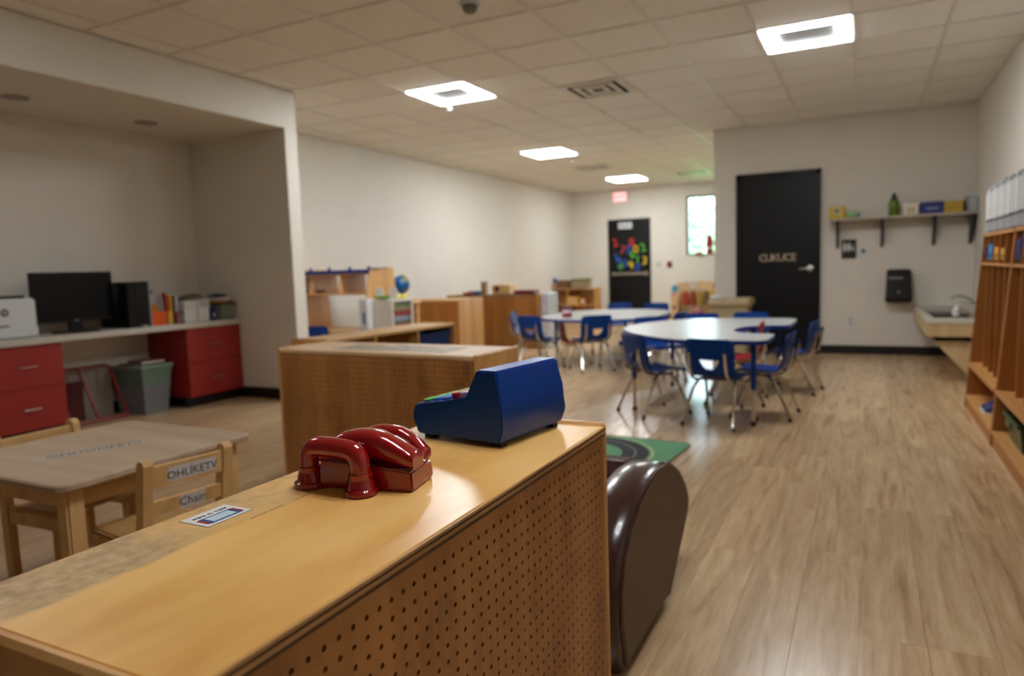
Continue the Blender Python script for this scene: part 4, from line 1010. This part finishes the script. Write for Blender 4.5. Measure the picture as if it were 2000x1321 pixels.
obj('base_board', MB().box(-.44, .46, .0125, .289, .0, .02), MATS['pale birch panel'], DU)
obj('side_wall', MB().box(-.44, -.425, .0125, .289, .0201, .62), MATS['pale birch panel'], DU); obj('side_wall', MB().box(.445, .46, .0125, .289, .0201, .62), MATS['pale birch panel'], DU)
def flower(x, z, r, c):
    p_ = obj('sticker', MB().lathe([(0, 0), (r, 0), (r, .003), (0, .003)], seg=14).xf(Matrix.Rotation(PI2, 4, 'X')).xf(Matrix.Translation((x, -.0122, z))), mat('sticker %d %d %d' % c, c, .5), DU)
for a_ in [(-.36, .66, .07, (60, 150, 190)), (-.38, .55, .045, (196, 140, 136)), (-.375, .30, .04, (150, 60, 66)), (-.37, .08, .05, (200, 120, 80)), (-.02, .71, .06, (190, 200, 200)), (.37, .58, .075, (196, 160, 50)), (.38, .70, .035, (140, 120, 110))]: flower(*a_)
for k, (x_, w_, c, lb) in enumerate([(-.20, .07, (170, 64, 40), 'rust red costume hanging in the dress-up stand'), (-.06, .06, (150, 70, 48), 'brick costume hanging beside the rust red one'), (.08, .06, (170, 140, 66), 'mustard costume hanging in the dress-up stand'), (.2, .055, (120, 96, 56), 'brown costume at the right end of the dress-up rod')]):
    g_ = thing('hanging_costume', lb, 'costume', (-2.92+x_, 13.65, 0), 0, 'costumes on the dress-up rod')
    obj('cloth', MB().poly([[(w_*s*math.cos(a), .05*s*math.sin(a)*(1+.3*math.cos(5*a)), z) for a in [2*PI*q_/20 for q_ in range(20)]] for s, z in ((1.15, .34), (1.05, .42), (1, .5), (.8, .57), (.25, .6))]), mat('costume %d' % k, c, .85), g_, True)
    obj('hanger', MB().tube([(0, 0, .59), (0, 0, .635), (0, .012, .645), (0, .014, .63)], .003, 6), STEEL, g_)
for k, (x_, c, h_, lb, nm2) in enumerate([(.04, (170, 22, 26), .28, 'red plush toy heaped at the bottom of the dress-up stand', 'plush_toy'), (-.22, (28, 70, 40), .24, 'dark green bag at the bottom left of the dress-up stand', 'fabric_bag')]):
    o = thing(nm2, lb, 'toy' if k == 0 else 'bag', (-2.92+x_, 13.5+.13, .0205)); obj('body', MB().lathe([(0, 0), (.10, 0), (.13, .08), (.11, h_*.6), (.05, h_*.75), (0, h_*.78)], seg=16), mat('plush %d' % k, c, .9), o, True)
    if k == 0: obj('head', MB().lathe([(.075*math.sin(PI*q_/10), .21-.07*math.cos(PI*q_/10)) for q_ in range(11)], (0, -.05, 0), 14), mat('plush pink', (196, 130, 140), .9), o, True)
    else: obj('bag_handle', MB().tube([(-.05, 0, h_*.72), (-.03, 0, h_*.95), (.03, 0, h_*.95), (.05, 0, h_*.72)], .006, 6), mat('plush 1', c), o)
TB = thing('waste_bin', 'beige lidded waste bin beside the washroom door', 'bin', (-1.44, 8.72, 0))
BEIGE = mat('beige plastic', (170, 152, 116), .5)
obj('tub', bin_mesh(.42, .36, .62, taper=.85, lip=.01), BEIGE, TB)
obj('lid', MB().poly([[(x, y, .6202) for x, y in rrect(.245, .215, .03)], [(x, y, .66) for x, y in rrect(.245, .215, .03)], [(x, y, .70) for x, y in rrect(.225, .195, .03)]]), BEIGE, TB)
one('white_dish', MB().box(-.08, .08, -.05, .05, 0, .03, .01, 2), WHITEP, 'small white dish on the beige waste bin', 'dish', (-1.60, 8.66, .7005))

# ---------------------------------------------------------------- far wall bits
ex = thing('exit_sign', 'lit red exit sign above the far door', 'sign', (-4.72, YF, 2.48))
obj('housing', MB().box(-.16, .16, -.06, 0, 0, .22, .006), WHITEP, ex)
obj('lit_face', MB().box(-.14, .14, -.0615, -.0601, .02, .20), emit('sign glow', (1, .42, .42), 1.1), ex)
t_ = text_obj('lettering', 'EXIT', .13, emit('sign red', (1, .05, .06), 1.6), ex, .0008); t_.rotation_euler = FACE_S; t_.location = (0, -.063, .11)
dp = thing('door_plate', 'white notice plate high on the far exit door', 'sign', (-4.62, YF-.0255, 1.96))
obj('plate', MB().box(-.15, .15, -.004, 0, -.04, .09), WHITEP, dp)
m = MB()
for k in range(7): m.box(-.12+k*.035, -.10+k*.035, -.0055, -.0041, 0, .05)
obj('lettering', m, mat('grey print', (110, 110, 120)), dp)
NUMS = [('2', 446/1497, 590/1321, (200, 44, 50), 'red foam number two'), ('8', 588/1497, 585/1321, (190, 40, 48), 'red foam number eight'), ('7', 515/1497, 655/1321, (196, 50, 50), 'red foam number seven'),
        ('1', 455/1497, 715/1321, (30, 90, 180), 'blue foam number one'), ('4', 480/1497, 745/1321, (30, 90, 180), 'blue foam number four'), ('3', 530/1497, 770/1321, (36, 96, 184), 'blue foam number three'), ('5', 563/1497, 650/1321, (30, 90, 180), 'blue foam number five'),
        ('6', 595/1497, 690/1321, (80, 180, 60), 'green foam number six'), ('2', 685/1497, 630/1321, (80, 180, 60), 'green foam number two'), ('1', 640/1497, 735/1321, (80, 180, 60), 'green foam number one'), ('4', 490/1497, 795/1321, (80, 160, 60), 'green foam number four'),
        ('0', 625/1497, 645/1321, (226, 186, 30), 'yellow foam number zero'), ('9', 585/1497, 785/1321, (226, 196, 30), 'yellow foam number nine'), ('3', 700/1497, 745/1321, (226, 196, 30), 'yellow foam number three'), ('8', 640/1497, 800/1321, (30, 80, 170), 'blue foam number eight')]
for k, (ch, u, v, c, lb) in enumerate(NUMS):
    p = at(1100+340*u, 340+300*v, 1, YF-.026)
    t_ = text_obj('foam_number', ch, .25, mat('foam %d %d %d' % c, c, .7), None, .006); t_.location = (min(p.x, -4.17), YF-.032, p.z); t_.rotation_euler = (PI2, [-.3, .1, .25, -.2][k % 4], 0)
    tag(t_, lb + ' stuck on the far exit door', 'foam number', 'foam numbers on the exit door')
for px, nm2, lb, c in ((1287, 'light_switch', 'white light switch plate beside the far exit door', (200, 194, 186)), (1308, 'call_point', 'small dark red call point beside the far exit door', (110, 30, 34))):
    p = at(px, 517, 1, YF); o = thing(nm2, lb, 'switch' if nm2 == 'light_switch' else 'alarm', (p.x, YF, p.z))
    obj('plate', MB().box(-.05, .05, -.01, 0, -.065, .065, .002), mat(nm2, c, .5), o); obj('rocker', MB().box(-.018, .018, -.016, -.0101, -.03, .03, .002), mat(nm2+' key', tuple(int(v*.8) for v in c), .5), o)
SR = mat('sill red', (160, 20, 34), .6)
o = thing('sill_toy', 'red plush tower on the far window sill', 'toy', (-2.86, YF+.02, 1.3105)); obj('body', MB().lathe([(0, 0), (.07, 0), (.065, .12), (.08, .2), (.06, .3), (.07, .36), (0, .4)], seg=14), SR, o, True); obj('band', MB().lathe([(.072, .1), (.076, .1), (.076, .14), (.072, .14)], seg=14), PAPER, o)
o = thing('sill_bowl', 'low red mound toy on the far window sill', 'toy', (-3.07, YF+.02, 1.3105)); obj('body', MB().lathe([(0, 0), (.085, 0), (.08, .03), (.05, .06), (0, .07)], seg=14), SR, o, True); obj('base', MB().lathe([(.086, 0), (.1, 0), (.1, .01), (.086, .01)], seg=14), mat('sill pink', (196, 110, 130), .6), o)

# ---------------------------------------------------------------- back wall: shelf, signs, dispenser, sink
WS = thing('wall_shelf', 'grey wall shelf on four dark brackets beside the washroom door', 'shelf', (.35, YB, 1.555))
obj('board', MB().box(-.74, .70, -.28, 0, 0, .025, .002), mat('grey shelf laminate', (176, 166, 150), .45), WS)
for x_ in (-.66, -.20, .31, .655):
    m = MB(); m.prism([(-.24, -.0005), (0, -.0005), (0, -.31), (-.02, -.31)], 0, x_-.014, x_+.014)
    obj('bracket', m, mat('dark bracket', (48, 52, 54), .45), WS)
SZ = 1.5805
def si(px): return at(px, 405, 1, YB-.14).x
o = thing('lunch_tin', 'yellow tin with a dark round clasp at the left end of the wall shelf', 'tin', (si(1635), YB-.15, SZ)); YEL = mat('yellow tin', (196, 160, 24), .4)
obj('box', MB().box(-.085, .085, -.07, .07, 0, .14, .006), YEL, o); obj('clasp', MB().lathe([(0, 0), (.022, 0), (.022, .006), (0, .006)], seg=14).xf(Matrix.Rotation(PI2, 4, 'X')).xf(Matrix.Translation((0, -.0702, .09))), INK, o); obj('clasp_plate', MB().box(-.035, .035, -.0715, -.0702, .055, .125), mat('cream', (206, 196, 160), .5), o); obj('tin_handle', MB().tube([(-.05, 0, .14), (-.04, 0, .165), (.04, 0, .165), (.05, 0, .14)], .004, 6), STEEL, o)
o = thing('wipes_pack', 'small green and white wipes pack beside the yellow tin', 'pack', (si(1667), YB-.14, SZ)); obj('pack', MB().box(-.07, .035, -.05, .05, 0, .075, .016, 2), mat('mint pack', (150, 190, 120), .5), o); obj('blue_end', MB().box(.0355, .068, -.048, .048, 0, .07, .012, 2), mat('pack blue', (110, 130, 160), .5), o); obj('green_leaf', MB().box(-.01, .03, -.0515, -.0502, .01, .04), mat('pack green', (90, 150, 40), .5), o)
o = thing('soap_bottle', 'green soap bottle with a dark cap on the wall shelf', 'bottle', (si(1746), YB-.14, SZ)); obj('bottle', MB().lathe([(0, 0), (.048, 0), (.053, .01), (.055, .12), (.05, .155), (.036, .185), (0, .185)], seg=20), mat('green soap', (84, 110, 12), .25), o, True); obj('cap', MB().lathe([(0, .1851), (.035, .1851), (.03, .21), (.018, .235), (.012, .258), (0, .262)], seg=16), mat('navy cap', (30, 26, 50), .4), o, True)
o = thing('cream_box', 'cream box with a small window picture on the wall shelf', 'box', (si(1778), YB-.14, SZ)); obj('box', MB().box(-.075, .075, -.06, .06, 0, .125, .003), mat('cream card', (228, 218, 198), .6), o); obj('picture', MB().box(-.03, .04, -.0615, -.0602, .02, .075), mat('picture tan', (170, 148, 110), .5), o); obj('picture_centre', MB().box(-.018, .028, -.0625, -.0616, .032, .062), mat('cream', (206, 196, 160)), o)
o = thing('blue_carton', 'dark blue carton with pale lettering on the wall shelf', 'carton', (si(1819), YB-.14, SZ)); obj('carton', MB().box(-.115, .115, -.075, .075, 0, .13, .003), mat('carton blue', (10, 30, 110), .4), o)
m = MB()
for k in range(7): m.box(-.055+k*.017, -.044+k*.017, -.0765, -.0752, .045, .068+.006*(k % 2))
obj('lettering', m, mat('pale ink', (150, 160, 180), .5), o)
o = thing('yellow_carton', 'yellow carton with faded lettering on the wall shelf', 'carton', (si(1862), YB-.14, SZ)); obj('carton', MB().box(-.095, .085, -.07, .07, 0, .125, .003), mat('carton yellow', (190, 154, 30), .5), o)
m = MB()
for k in range(8): m.box(-.075+k*.018, -.064+k*.018, -.0715, -.0702, .05, .068)
obj('lettering', m, mat('faded ink', (150, 120, 70), .5), o); obj('dark_end', MB().box(.0852, .1, -.069, .069, 0, .12), INK, o)
o = thing('clear_bin', 'clear plastic bin with grey contents at the right end of the wall shelf', 'bin', (si(1903), YB-.14, SZ)); obj('tub', bin_mesh(.16, .18, .16, lip=.004), mat('frosted plastic', (150, 152, 146), .3), o); obj('contents', MB().box(-.055, .01, -.093, -.0885, .012, .145), mat('pale contents', (176, 178, 184), .6), o); obj('divider', MB().box(.015, .022, -.093, -.0885, .012, .13), GREYP, o)
p = at(1658, 487, 1, YB)
RS = thing('restroom_sign', 'black restroom sign with white figures beside the washroom door', 'sign', (p.x, YB, p.z)); obj('plate', MB().box(-.078, .078, -.008, 0, -.11, .11, .002), BLACKP, RS)
m = MB()
for x_, sk in ((-.038, 0), (.008, 1)):
    m.lathe([(0, 0), (.011, 0), (.011, .002), (0, .002)], (x_, -.060, .008), 10)
PIC = mat('white pictogram', (214, 212, 208), .5)
def disc(m, x_, z_, r_): m.prism([(x_+r_*math.cos(a), z_+r_*math.sin(a)) for a in [2*PI*k/10 for k in range(10)]], 1, -.0105, -.0081)
m = MB(); disc(m, -.045, .068, .011); m.prism([(-.06, .054), (-.03, .054), (-.03, .01), (-.036, -.03), (-.054, -.03), (-.06, .01)], 1, -.0105, -.0081); obj('figure', m, PIC, RS)
m = MB(); disc(m, .0, .068, .011); m.prism([(-.012, .054), (.012, .054), (.024, -.002), (.008, -.002), (.008, -.03), (-.008, -.03), (-.008, -.002), (-.024, -.002)], 1, -.0105, -.0081); obj('figure', m, PIC, RS)
m = MB(); disc(m, .042, .045, .007); m.prism([(.036, .035), (.046, .035), (.048, .012), (.062, -.012), (.056, -.016), (.044, .002), (.034, .002)], 1, -.0105, -.0081); disc(m, .044, -.012, .012); obj('wheelchair_figure', m, PIC, RS)
obj('braille_line', MB().box(-.06, .06, -.0095, -.0081, -.07, -.066), GREYP, RS)
p = at(1687, 494, 1, YB)
o = thing('light_switch', 'white light switch with a dark sensor next to the restroom sign', 'switch', (p.x, YB, p.z)); obj('plate', MB().box(-.055, .055, -.01, 0, -.062, .058, .003), WHITEP, o); obj('sensor', MB().lathe([(0, 0), (.022, 0), (.02, .01), (0, .012)], seg=14).xf(Matrix.Rotation(PI2, 4, 'X')).xf(Matrix.Translation((-.005, -.0102, .02))), INK, o)
p = at(1661, 627, 1, YB)
o = thing('wall_outlet', 'white power outlet low on the wall below the restroom sign', 'outlet', (p.x, YB, p.z)); obj('plate', MB().box(-.036, .036, -.006, 0, -.058, .058, .002), WHITEP, o); obj('socket', MB().box(-.015, .015, -.009, -.0061, .01, .04, .002), mat('socket ivory', (170, 166, 156), .5), o); obj('socket', MB().box(-.015, .015, -.009, -.0061, -.04, -.01, .002), MATS['socket ivory'], o)
TD = thing('towel_dispenser', 'black paper towel dispenser on the wall left of the sink', 'dispenser', (.325, YB, .615))
m = MB().poly([[(-.135, -.21, 0), (.135, -.21, 0), (.135, 0, 0), (-.135, 0, 0)], [(-.135, -.225, .05), (.135, -.225, .05), (.135, 0, .05), (-.135, 0, .05)], [(-.122, -.16, .34), (.122, -.16, .34), (.122, 0, .34), (-.122, 0, .34)], [(-.115, -.12, .37), (.115, -.12, .37), (.115, 0, .37), (-.115, 0, .37)]]).bevel(.012, 2)
obj('cover', m, mat('black gloss cover', (8, 8, 9), .16), TD, True, .5)
obj('window', MB().poly([[(-.11, -.184, .262), (.04, -.184, .262), (.04, -.178, .285), (-.11, -.178, .285)], [(-.11, -.19, .262), (.04, -.19, .262), (.04, -.184, .285), (-.11, -.184, .285)]]), mat('smoke window', (90, 92, 94), .25), TD)
obj('lock', MB().lathe([(0, 0), (.012, 0), (.012, .004), (0, .004)], seg=12).xf(Matrix.Rotation(PI2, 4, 'X')).xf(Matrix.Translation((.0, -.208, .12))), GREYP, TD)
obj('towel_lip', MB().box(-.1, .1, -.15, -.08, -.012, -.0005, .003), GREYP, TD)
# child-height sink counter in the corner
SK = thing('sink_counter', 'low sink counter with pale wood front in the corner by the cubbies', 'sink', (.76, 8.15, 0))
xl, xr, yn, yf, zt = -.28, .289, -1.0, 1.05, .56
bx0, bx1, by0, by1 = -.20, .13, -.72, .55
obj('counter_top', MB().box(xl, bx0, yn, yf, zt-.03, zt).box(bx1, xr, yn, yf, zt-.03, zt).box(bx0, bx1, yn, by0, zt-.03, zt).box(bx0, bx1, by1, yf, zt-.03, zt), mat('pale counter', (190, 184, 170), .3), SK)
obj('basin', MB().box(bx0, bx1, by0, by1, zt-.155, zt-.15).box(bx0, bx0+.004, by0, by1, zt-.15, zt-.031).box(bx1-.004, bx1, by0, by1, zt-.15, zt-.031).box(bx0+.004, bx1-.004, by0, by0+.004, zt-.15, zt-.031).box(bx0+.004, bx1-.004, by1-.004, by1, zt-.15, zt-.031), mat('sink steel', (110, 106, 98), .3, metal=.9), SK)
obj('basin_rim', MB().box(bx0-.02, bx1+.02, by0-.02, by0, zt+.0003, zt+.005).box(bx0-.02, bx1+.02, by1, by1+.02, zt+.0003, zt+.005).box(bx0-.02, bx0, by0, by1, zt+.0003, zt+.005).box(bx1, bx1+.02, by0, by1, zt+.0003, zt+.005).box(bx0, bx1, -.13, -.09, zt-.02, zt+.002), STEEL, SK)
obj('front_panel', MB().box(xl+.01, xr, yn+.006, yn+.024, zt-.145, zt-.031), VANITY, SK)
obj('side_panel', MB().box(xl+.008, xl+.026, yn+.025, yf, zt-.145, zt-.031), VANITY, SK)
m = MB().prism([(xl+.06, zt-.19), (xr, zt-.19), (xr, .02), (xr-.20, .02)], 1, yn+.06, yn+.078); obj('knee_panel', m, VANITY, SK)
obj('support_panel', MB().prism([(xl+.06, zt-.19), (xl+.08, zt-.19), (xr-.18, .02), (xr-.20, .02)], 1, yn+.08, yf), VANITY, SK)
fc = obj('faucet', MB().lathe([(0, 0), (.028, 0), (.026, .01), (.017, .014), (.015, .07), (0, .07)], (.21, 0, zt+.0005), 14).tube([(.21, 0, zt+.06), (.16, 0, zt+.12), (.10, 0, zt+.155), (.03, 0, zt+.165), (.0, 0, zt+.15), (-.005, 0, zt+.125)], [.014, .013, .012, .011, .011, .011], 10), STEEL, SK, True)
obj('faucet_lever', MB().tube([(.19, .0, zt+.085), (.12, .0, zt+.09), (.06, 0, zt+.10)], [.012, .009, .007], 8), STEEL, fc, True)
one('soap_pump', MB().lathe([(0, 0), (.028, 0), (.028, .06), (.01, .07), (.008, .09), (.016, .095), (0, .1)], seg=12), PAPER, 'small white soap pump standing on the sink counter', 'soap', (.74, 7.62, .5655), 0, None, True)
SDp = thing('soap_dispenser', 'black soap dispenser on the right wall above the sink', 'dispenser', (XR, 7.75, .68)); obj('cover', MB().box(-.11, 0, -.07, .07, 0, .23, .01, 2), BLACKP, SDp); obj('push_plate', MB().box(-.118, -.1102, -.05, .05, .02, .09, .002), GREYP, SDp)

# ---------------------------------------------------------------- coat cubbies along the right wall
def cubby(label, y0, n=5):
    """local: along +y from 0, front towards -x, back on the wall"""
    K = thing('coat_cubby', label, 'cubby', (XR, y0, 0))
    Lc, H = 1.22, 1.265; d0, d1 = .39, .30
    t = .02
    side = [(-d0, 0), (-.013, 0), (-.013, H), (-d1, H)]
    for y_ in (0, Lc-t): obj('side_panel', MB().prism(side, 1, y_, y_+t), OAK_Z, K)
    obj('back_panel', MB().box(-.024, -.014, t, Lc-t, .05, H), OAK_Z, K)
    obj('top', MB().box(-d1-.004, -.025, t, Lc-t, H-t, H), OAK_Y, K)
    obj('bench', MB().box(-d0+.012, -.025, t, Lc-t, .315, .335), OAK_Y, K)
    obj('bottom_shelf', MB().box(-d0+.004, -.025, t, Lc-t, .075, .095), OAK_Y, K)
    obj('toe_board', MB().box(-d0+.01, -d0+.028, t, Lc-t, .0, .0745), OAK_Z, K)
    obj('cubby_shelf', MB().box(-d1-.014, -.025, t, Lc-t, 1.045, 1.060), OAK_Y, K)
    w = (Lc-2*t)/n
    for k in range(1, n):
        yy = t+w*k
        obj('divider', MB().prism([(-d0+.075, .3355), (-.025, .3355), (-.025, 1.0445), (-d1-.012+.005, 1.0445)], 1, yy-.008, yy+.008), OAK_Z, K)
        obj('upper_divider', MB().prism([(-d1-.010, 1.0605), (-.025, 1.0605), (-.025, H-t-.0005), (-d1, H-t-.0005)], 1, yy-.008, yy+.008), OAK_Z, K)
    for k in range(n):
        yy = t+w*(k+.5)
        obj('coat_hook', MB().tube([(-.026, yy, .99), (-.06, yy, .985), (-.075, yy, 1.0), (-.075, yy, 1.02)], .005, 6), STEEL, K)
    return K
cubby('tall honey-wood coat cubby unit nearer the sink', 4.88)
cubby('tall honey-wood coat cubby unit nearer the view at the right edge', 3.655)
cubby('tall honey-wood coat cubby unit mostly outside the view', 2.43)
# things in the cubbies
for k, (yy, c, h_, lb) in enumerate([(5.726, (32, 128, 190), .15, 'bright blue folded jacket in the upper cubby'), (5.49, (212, 146, 40), .13, 'orange folded cloth in the upper cubby'), (5.962, (24, 22, 70), .14, 'navy bundle in the upper cubby at the sink end'), (4.737, (20, 24, 110), .16, 'royal blue bag in the upper cubby of the nearer unit'), (5.254, (190, 140, 60), .12, 'mustard cloth in the upper cubby beside the middle post')]):
    o = thing('folded_clothes', lb, 'clothes', (XR-.19, yy-.0, 1.0605), 0, 'clothes in the upper cubbies'); obj('bundle', MB().box(-.115, .12, -.088, .088, 0, h_, .025, 2), mat('clothes %d' % k, c, .8), o, True); obj('fold', MB().box(-.118, -.1155, -.07, .07, h_*.3, h_*.45, .0), mat('clothes fold %d' % k, tuple(int(v*.7) for v in c), .8), o)
for k, (yy, z0, c, lb) in enumerate([(5.726, .50, (20, 90, 40), 'green jacket hanging in the cubby unit nearer the sink'), (5.49, .40, (26, 22, 60), 'dark navy jacket hanging in the cubby unit nearer the sink')]):
    o = thing('hanging_jacket', lb, 'jacket', (XR-.10, yy, 0), 0, 'jackets hanging in the cubbies')
    obj('cloth', MB().poly([[(.06*s*math.cos(a), .05*s*math.sin(a)*(1+.2*math.cos(4*a)), z) for a in [2*PI*q_/16 for q_ in range(16)]] for s, z in ((1.2, z0), (1.1, z0+.2), (1, .85), (.6, .95), (.2, .985))]), mat('jacket %d' % k, c, .85), o, True)
    obj('collar_loop', MB().tube([(0, -.02, .98), (.02, 0, 1.0), (0, .02, .98)], .004, 6), INK, o)
SHB = mat('shoe blue', (24, 34, 100), .6)
for k, (yy, lb) in enumerate([(5.38, 'navy blue child shoe in the lower cubby, nearer one of the pair'), (5.49, 'navy blue child shoe in the lower cubby, farther one of the pair')]):
    o = thing('child_shoe', lb, 'shoe', (.78, yy, .0955), PI2+.1*k, 'pair of blue shoes in the lower cubby')
    up = [(-.036, 0), (.036, 0)]
    obj('upper', MB().poly([[(w_*math.cos(a), y_, zc_+h_*math.sin(a)) for a in [PI*q_/8 for q_ in range(9)]] for y_, w_, zc_, h_ in ((-.09, .028, .012, .08), (-.05, .036, .012, .09), (0, .038, .012, .07), (.05, .04, .012, .045), (.085, .03, .012, .028))]), SHB, o, True)
    obj('sole', MB().prism([(.042*math.copysign(abs(math.cos(a))**.7, math.cos(a)), .1*math.sin(a)) for a in [2*PI*q_/18 for q_ in range(18)]], 2, 0, .0118), PAPER, o)
GB = thing('green_tub', 'dark green plastic tub in the lower cubby nearest the view', 'tub', (.855, 4.48, .0955))
obj('tub', bin_mesh(.30, .40, .155, taper=.86, lip=.014), mat('dark green plastic', (14, 74, 36), .3), GB)
obj('tub_grip', MB().box(-.172, -.1645, -.07, .07, .1, .137, .004), MATS['dark green plastic'], GB)
one('red_toy_scoop', MB().poly([[(-.06, -.05, 0), (.06, -.05, 0), (.06, .05, 0), (-.06, .05, 0)], [(-.09, -.07, .11), (.08, -.07, .11), (.08, .07, .11), (-.09, .07, .11)]]), mat('scoop red', (170, 24, 26), .4), 'red toy scoop sticking out of the dark green tub', 'toy', (.855, 4.54, .17))
# white binders along the top of the cubbies
yy = 4.62
k = 0
BIND = mat('white binder vinyl', (176, 179, 184), .35)
while yy < 6.05:
    w_ = .075 if k % 3 else .095
    hb = (.325, .315, .30)[k % 3]; binders = globals().setdefault('binders_', [])
    o = thing('white_binder', 'binder', 'binder', (XR-.16, yy+w_/2, 1.2655), 0, 'white ring binders on top of the cubbies')
    binders.append(o)
    obj('cover', MB().box(-.135, .13, -w_/2+.004, w_/2-.004, 0, hb, .012, 2), BIND, o)
    obj('spine_label', MB().box(-.1365, -.1351, -w_/2+.015, w_/2-.015, .09, .28), PAPER, o)
    m = MB()
    for q_ in range(3): m.box(-.1378, -.1366, -w_*.25+q_*.012, -w_*.25+q_*.012+.007, .075, .075+.012+.01*((k+q_) % 2))
    obj('spine_print', m, INK, o)
    yy += w_+.004; k += 1
ORD = ['first', 'second', 'third', 'fourth', 'fifth', 'sixth', 'seventh', 'eighth', 'ninth', 'tenth', 'eleventh', 'twelfth', 'thirteenth', 'fourteenth', 'fifteenth', 'sixteenth', 'seventeenth', 'eighteenth', 'nineteenth', 'twentieth']
for k, o in enumerate(reversed(binders_)): o['label'] = f'white ring binder on the cubby top, {ORD[k]} of the row from the sink end'
o = thing('cap_pile', 'dark cap with a red peak lying on the binders near the wall corner', 'cap', (XR-.16, 5.84, 1.5665)); obj('crown', MB().lathe([(0, 0), (.09, 0), (.085, .04), (.05, .07), (0, .078)], seg=16), mat('brown cap', (70, 56, 48), .8), o, True); obj('peak', MB().prism([(.09*math.cos(a), -.06-.07*math.sin(a)) for a in [PI*q_/10 for q_ in range(11)]], 2, 0, .008), mat('cap red', (150, 24, 40), .6), o)

# ---------------------------------------------------------------- outdoors beyond the window
one('lawn', MB().box(-14, 12, YF+.4, 40, -.3, -.15), mat('lawn green', (96, 140, 70), .9, var=.2), 'green lawn outside the far window', 'lawn', (0, 0, 0))
bpy.data.objects['lawn']['kind'] = 'structure'
LEAF = mat('leaf green', (158, 190, 152), .7, var=.25, scale=2)
BARK = mat('bark', (84, 66, 50), .9)
def tree(lb, x, y, h, r, n):
    o = thing('garden_tree', lb, 'tree', (x, y, -.15))
    tr = MB().tube([(0, 0, 0), (.03, 0, h*.4), (-.02, .02, h*.75)], [.12, .09, .04], 8)
    for a in (0, 1.3, 2.6, 4.1, 5.2): tr.tube([(0, 0, h*.45), (r*.6*math.cos(a), r*.6*math.sin(a), h*.75)], [.05, .015], 6)
    obj('trunk', tr, BARK, o)
    m = MB(); rnd = random.Random(int(x*10)+99)
    for _ in range(n):
        while True:
            v = Vector((rnd.uniform(-1, 1), rnd.uniform(-1, 1), rnd.uniform(-1, 1)))
            if .3 < v.length < 1: break
        c = Vector((v.x*r, v.y*r, h*.68+v.z*h*.36)); u = Vector((rnd.uniform(-1, 1), rnd.uniform(-1, 1), rnd.uniform(-1, 1))).normalized()*.13; w_ = u.orthogonal().normalized()*.07
        m.quad(c-u, c+w_, c+u, c-w_)
    tag(obj('foliage', m, LEAF, o), kind='stuff')
tree('leafy tree outside the far window, nearer one', -4.1, 21.5, 3.0, 1.25, 1800)
tree('leafy tree outside the far window, behind the nearer one', -5.2, 27, 3.9, 2.0, 2200)
tree('leafy tree outside, right of the window view', -1.5, 24, 3.0, 1.5, 1200)
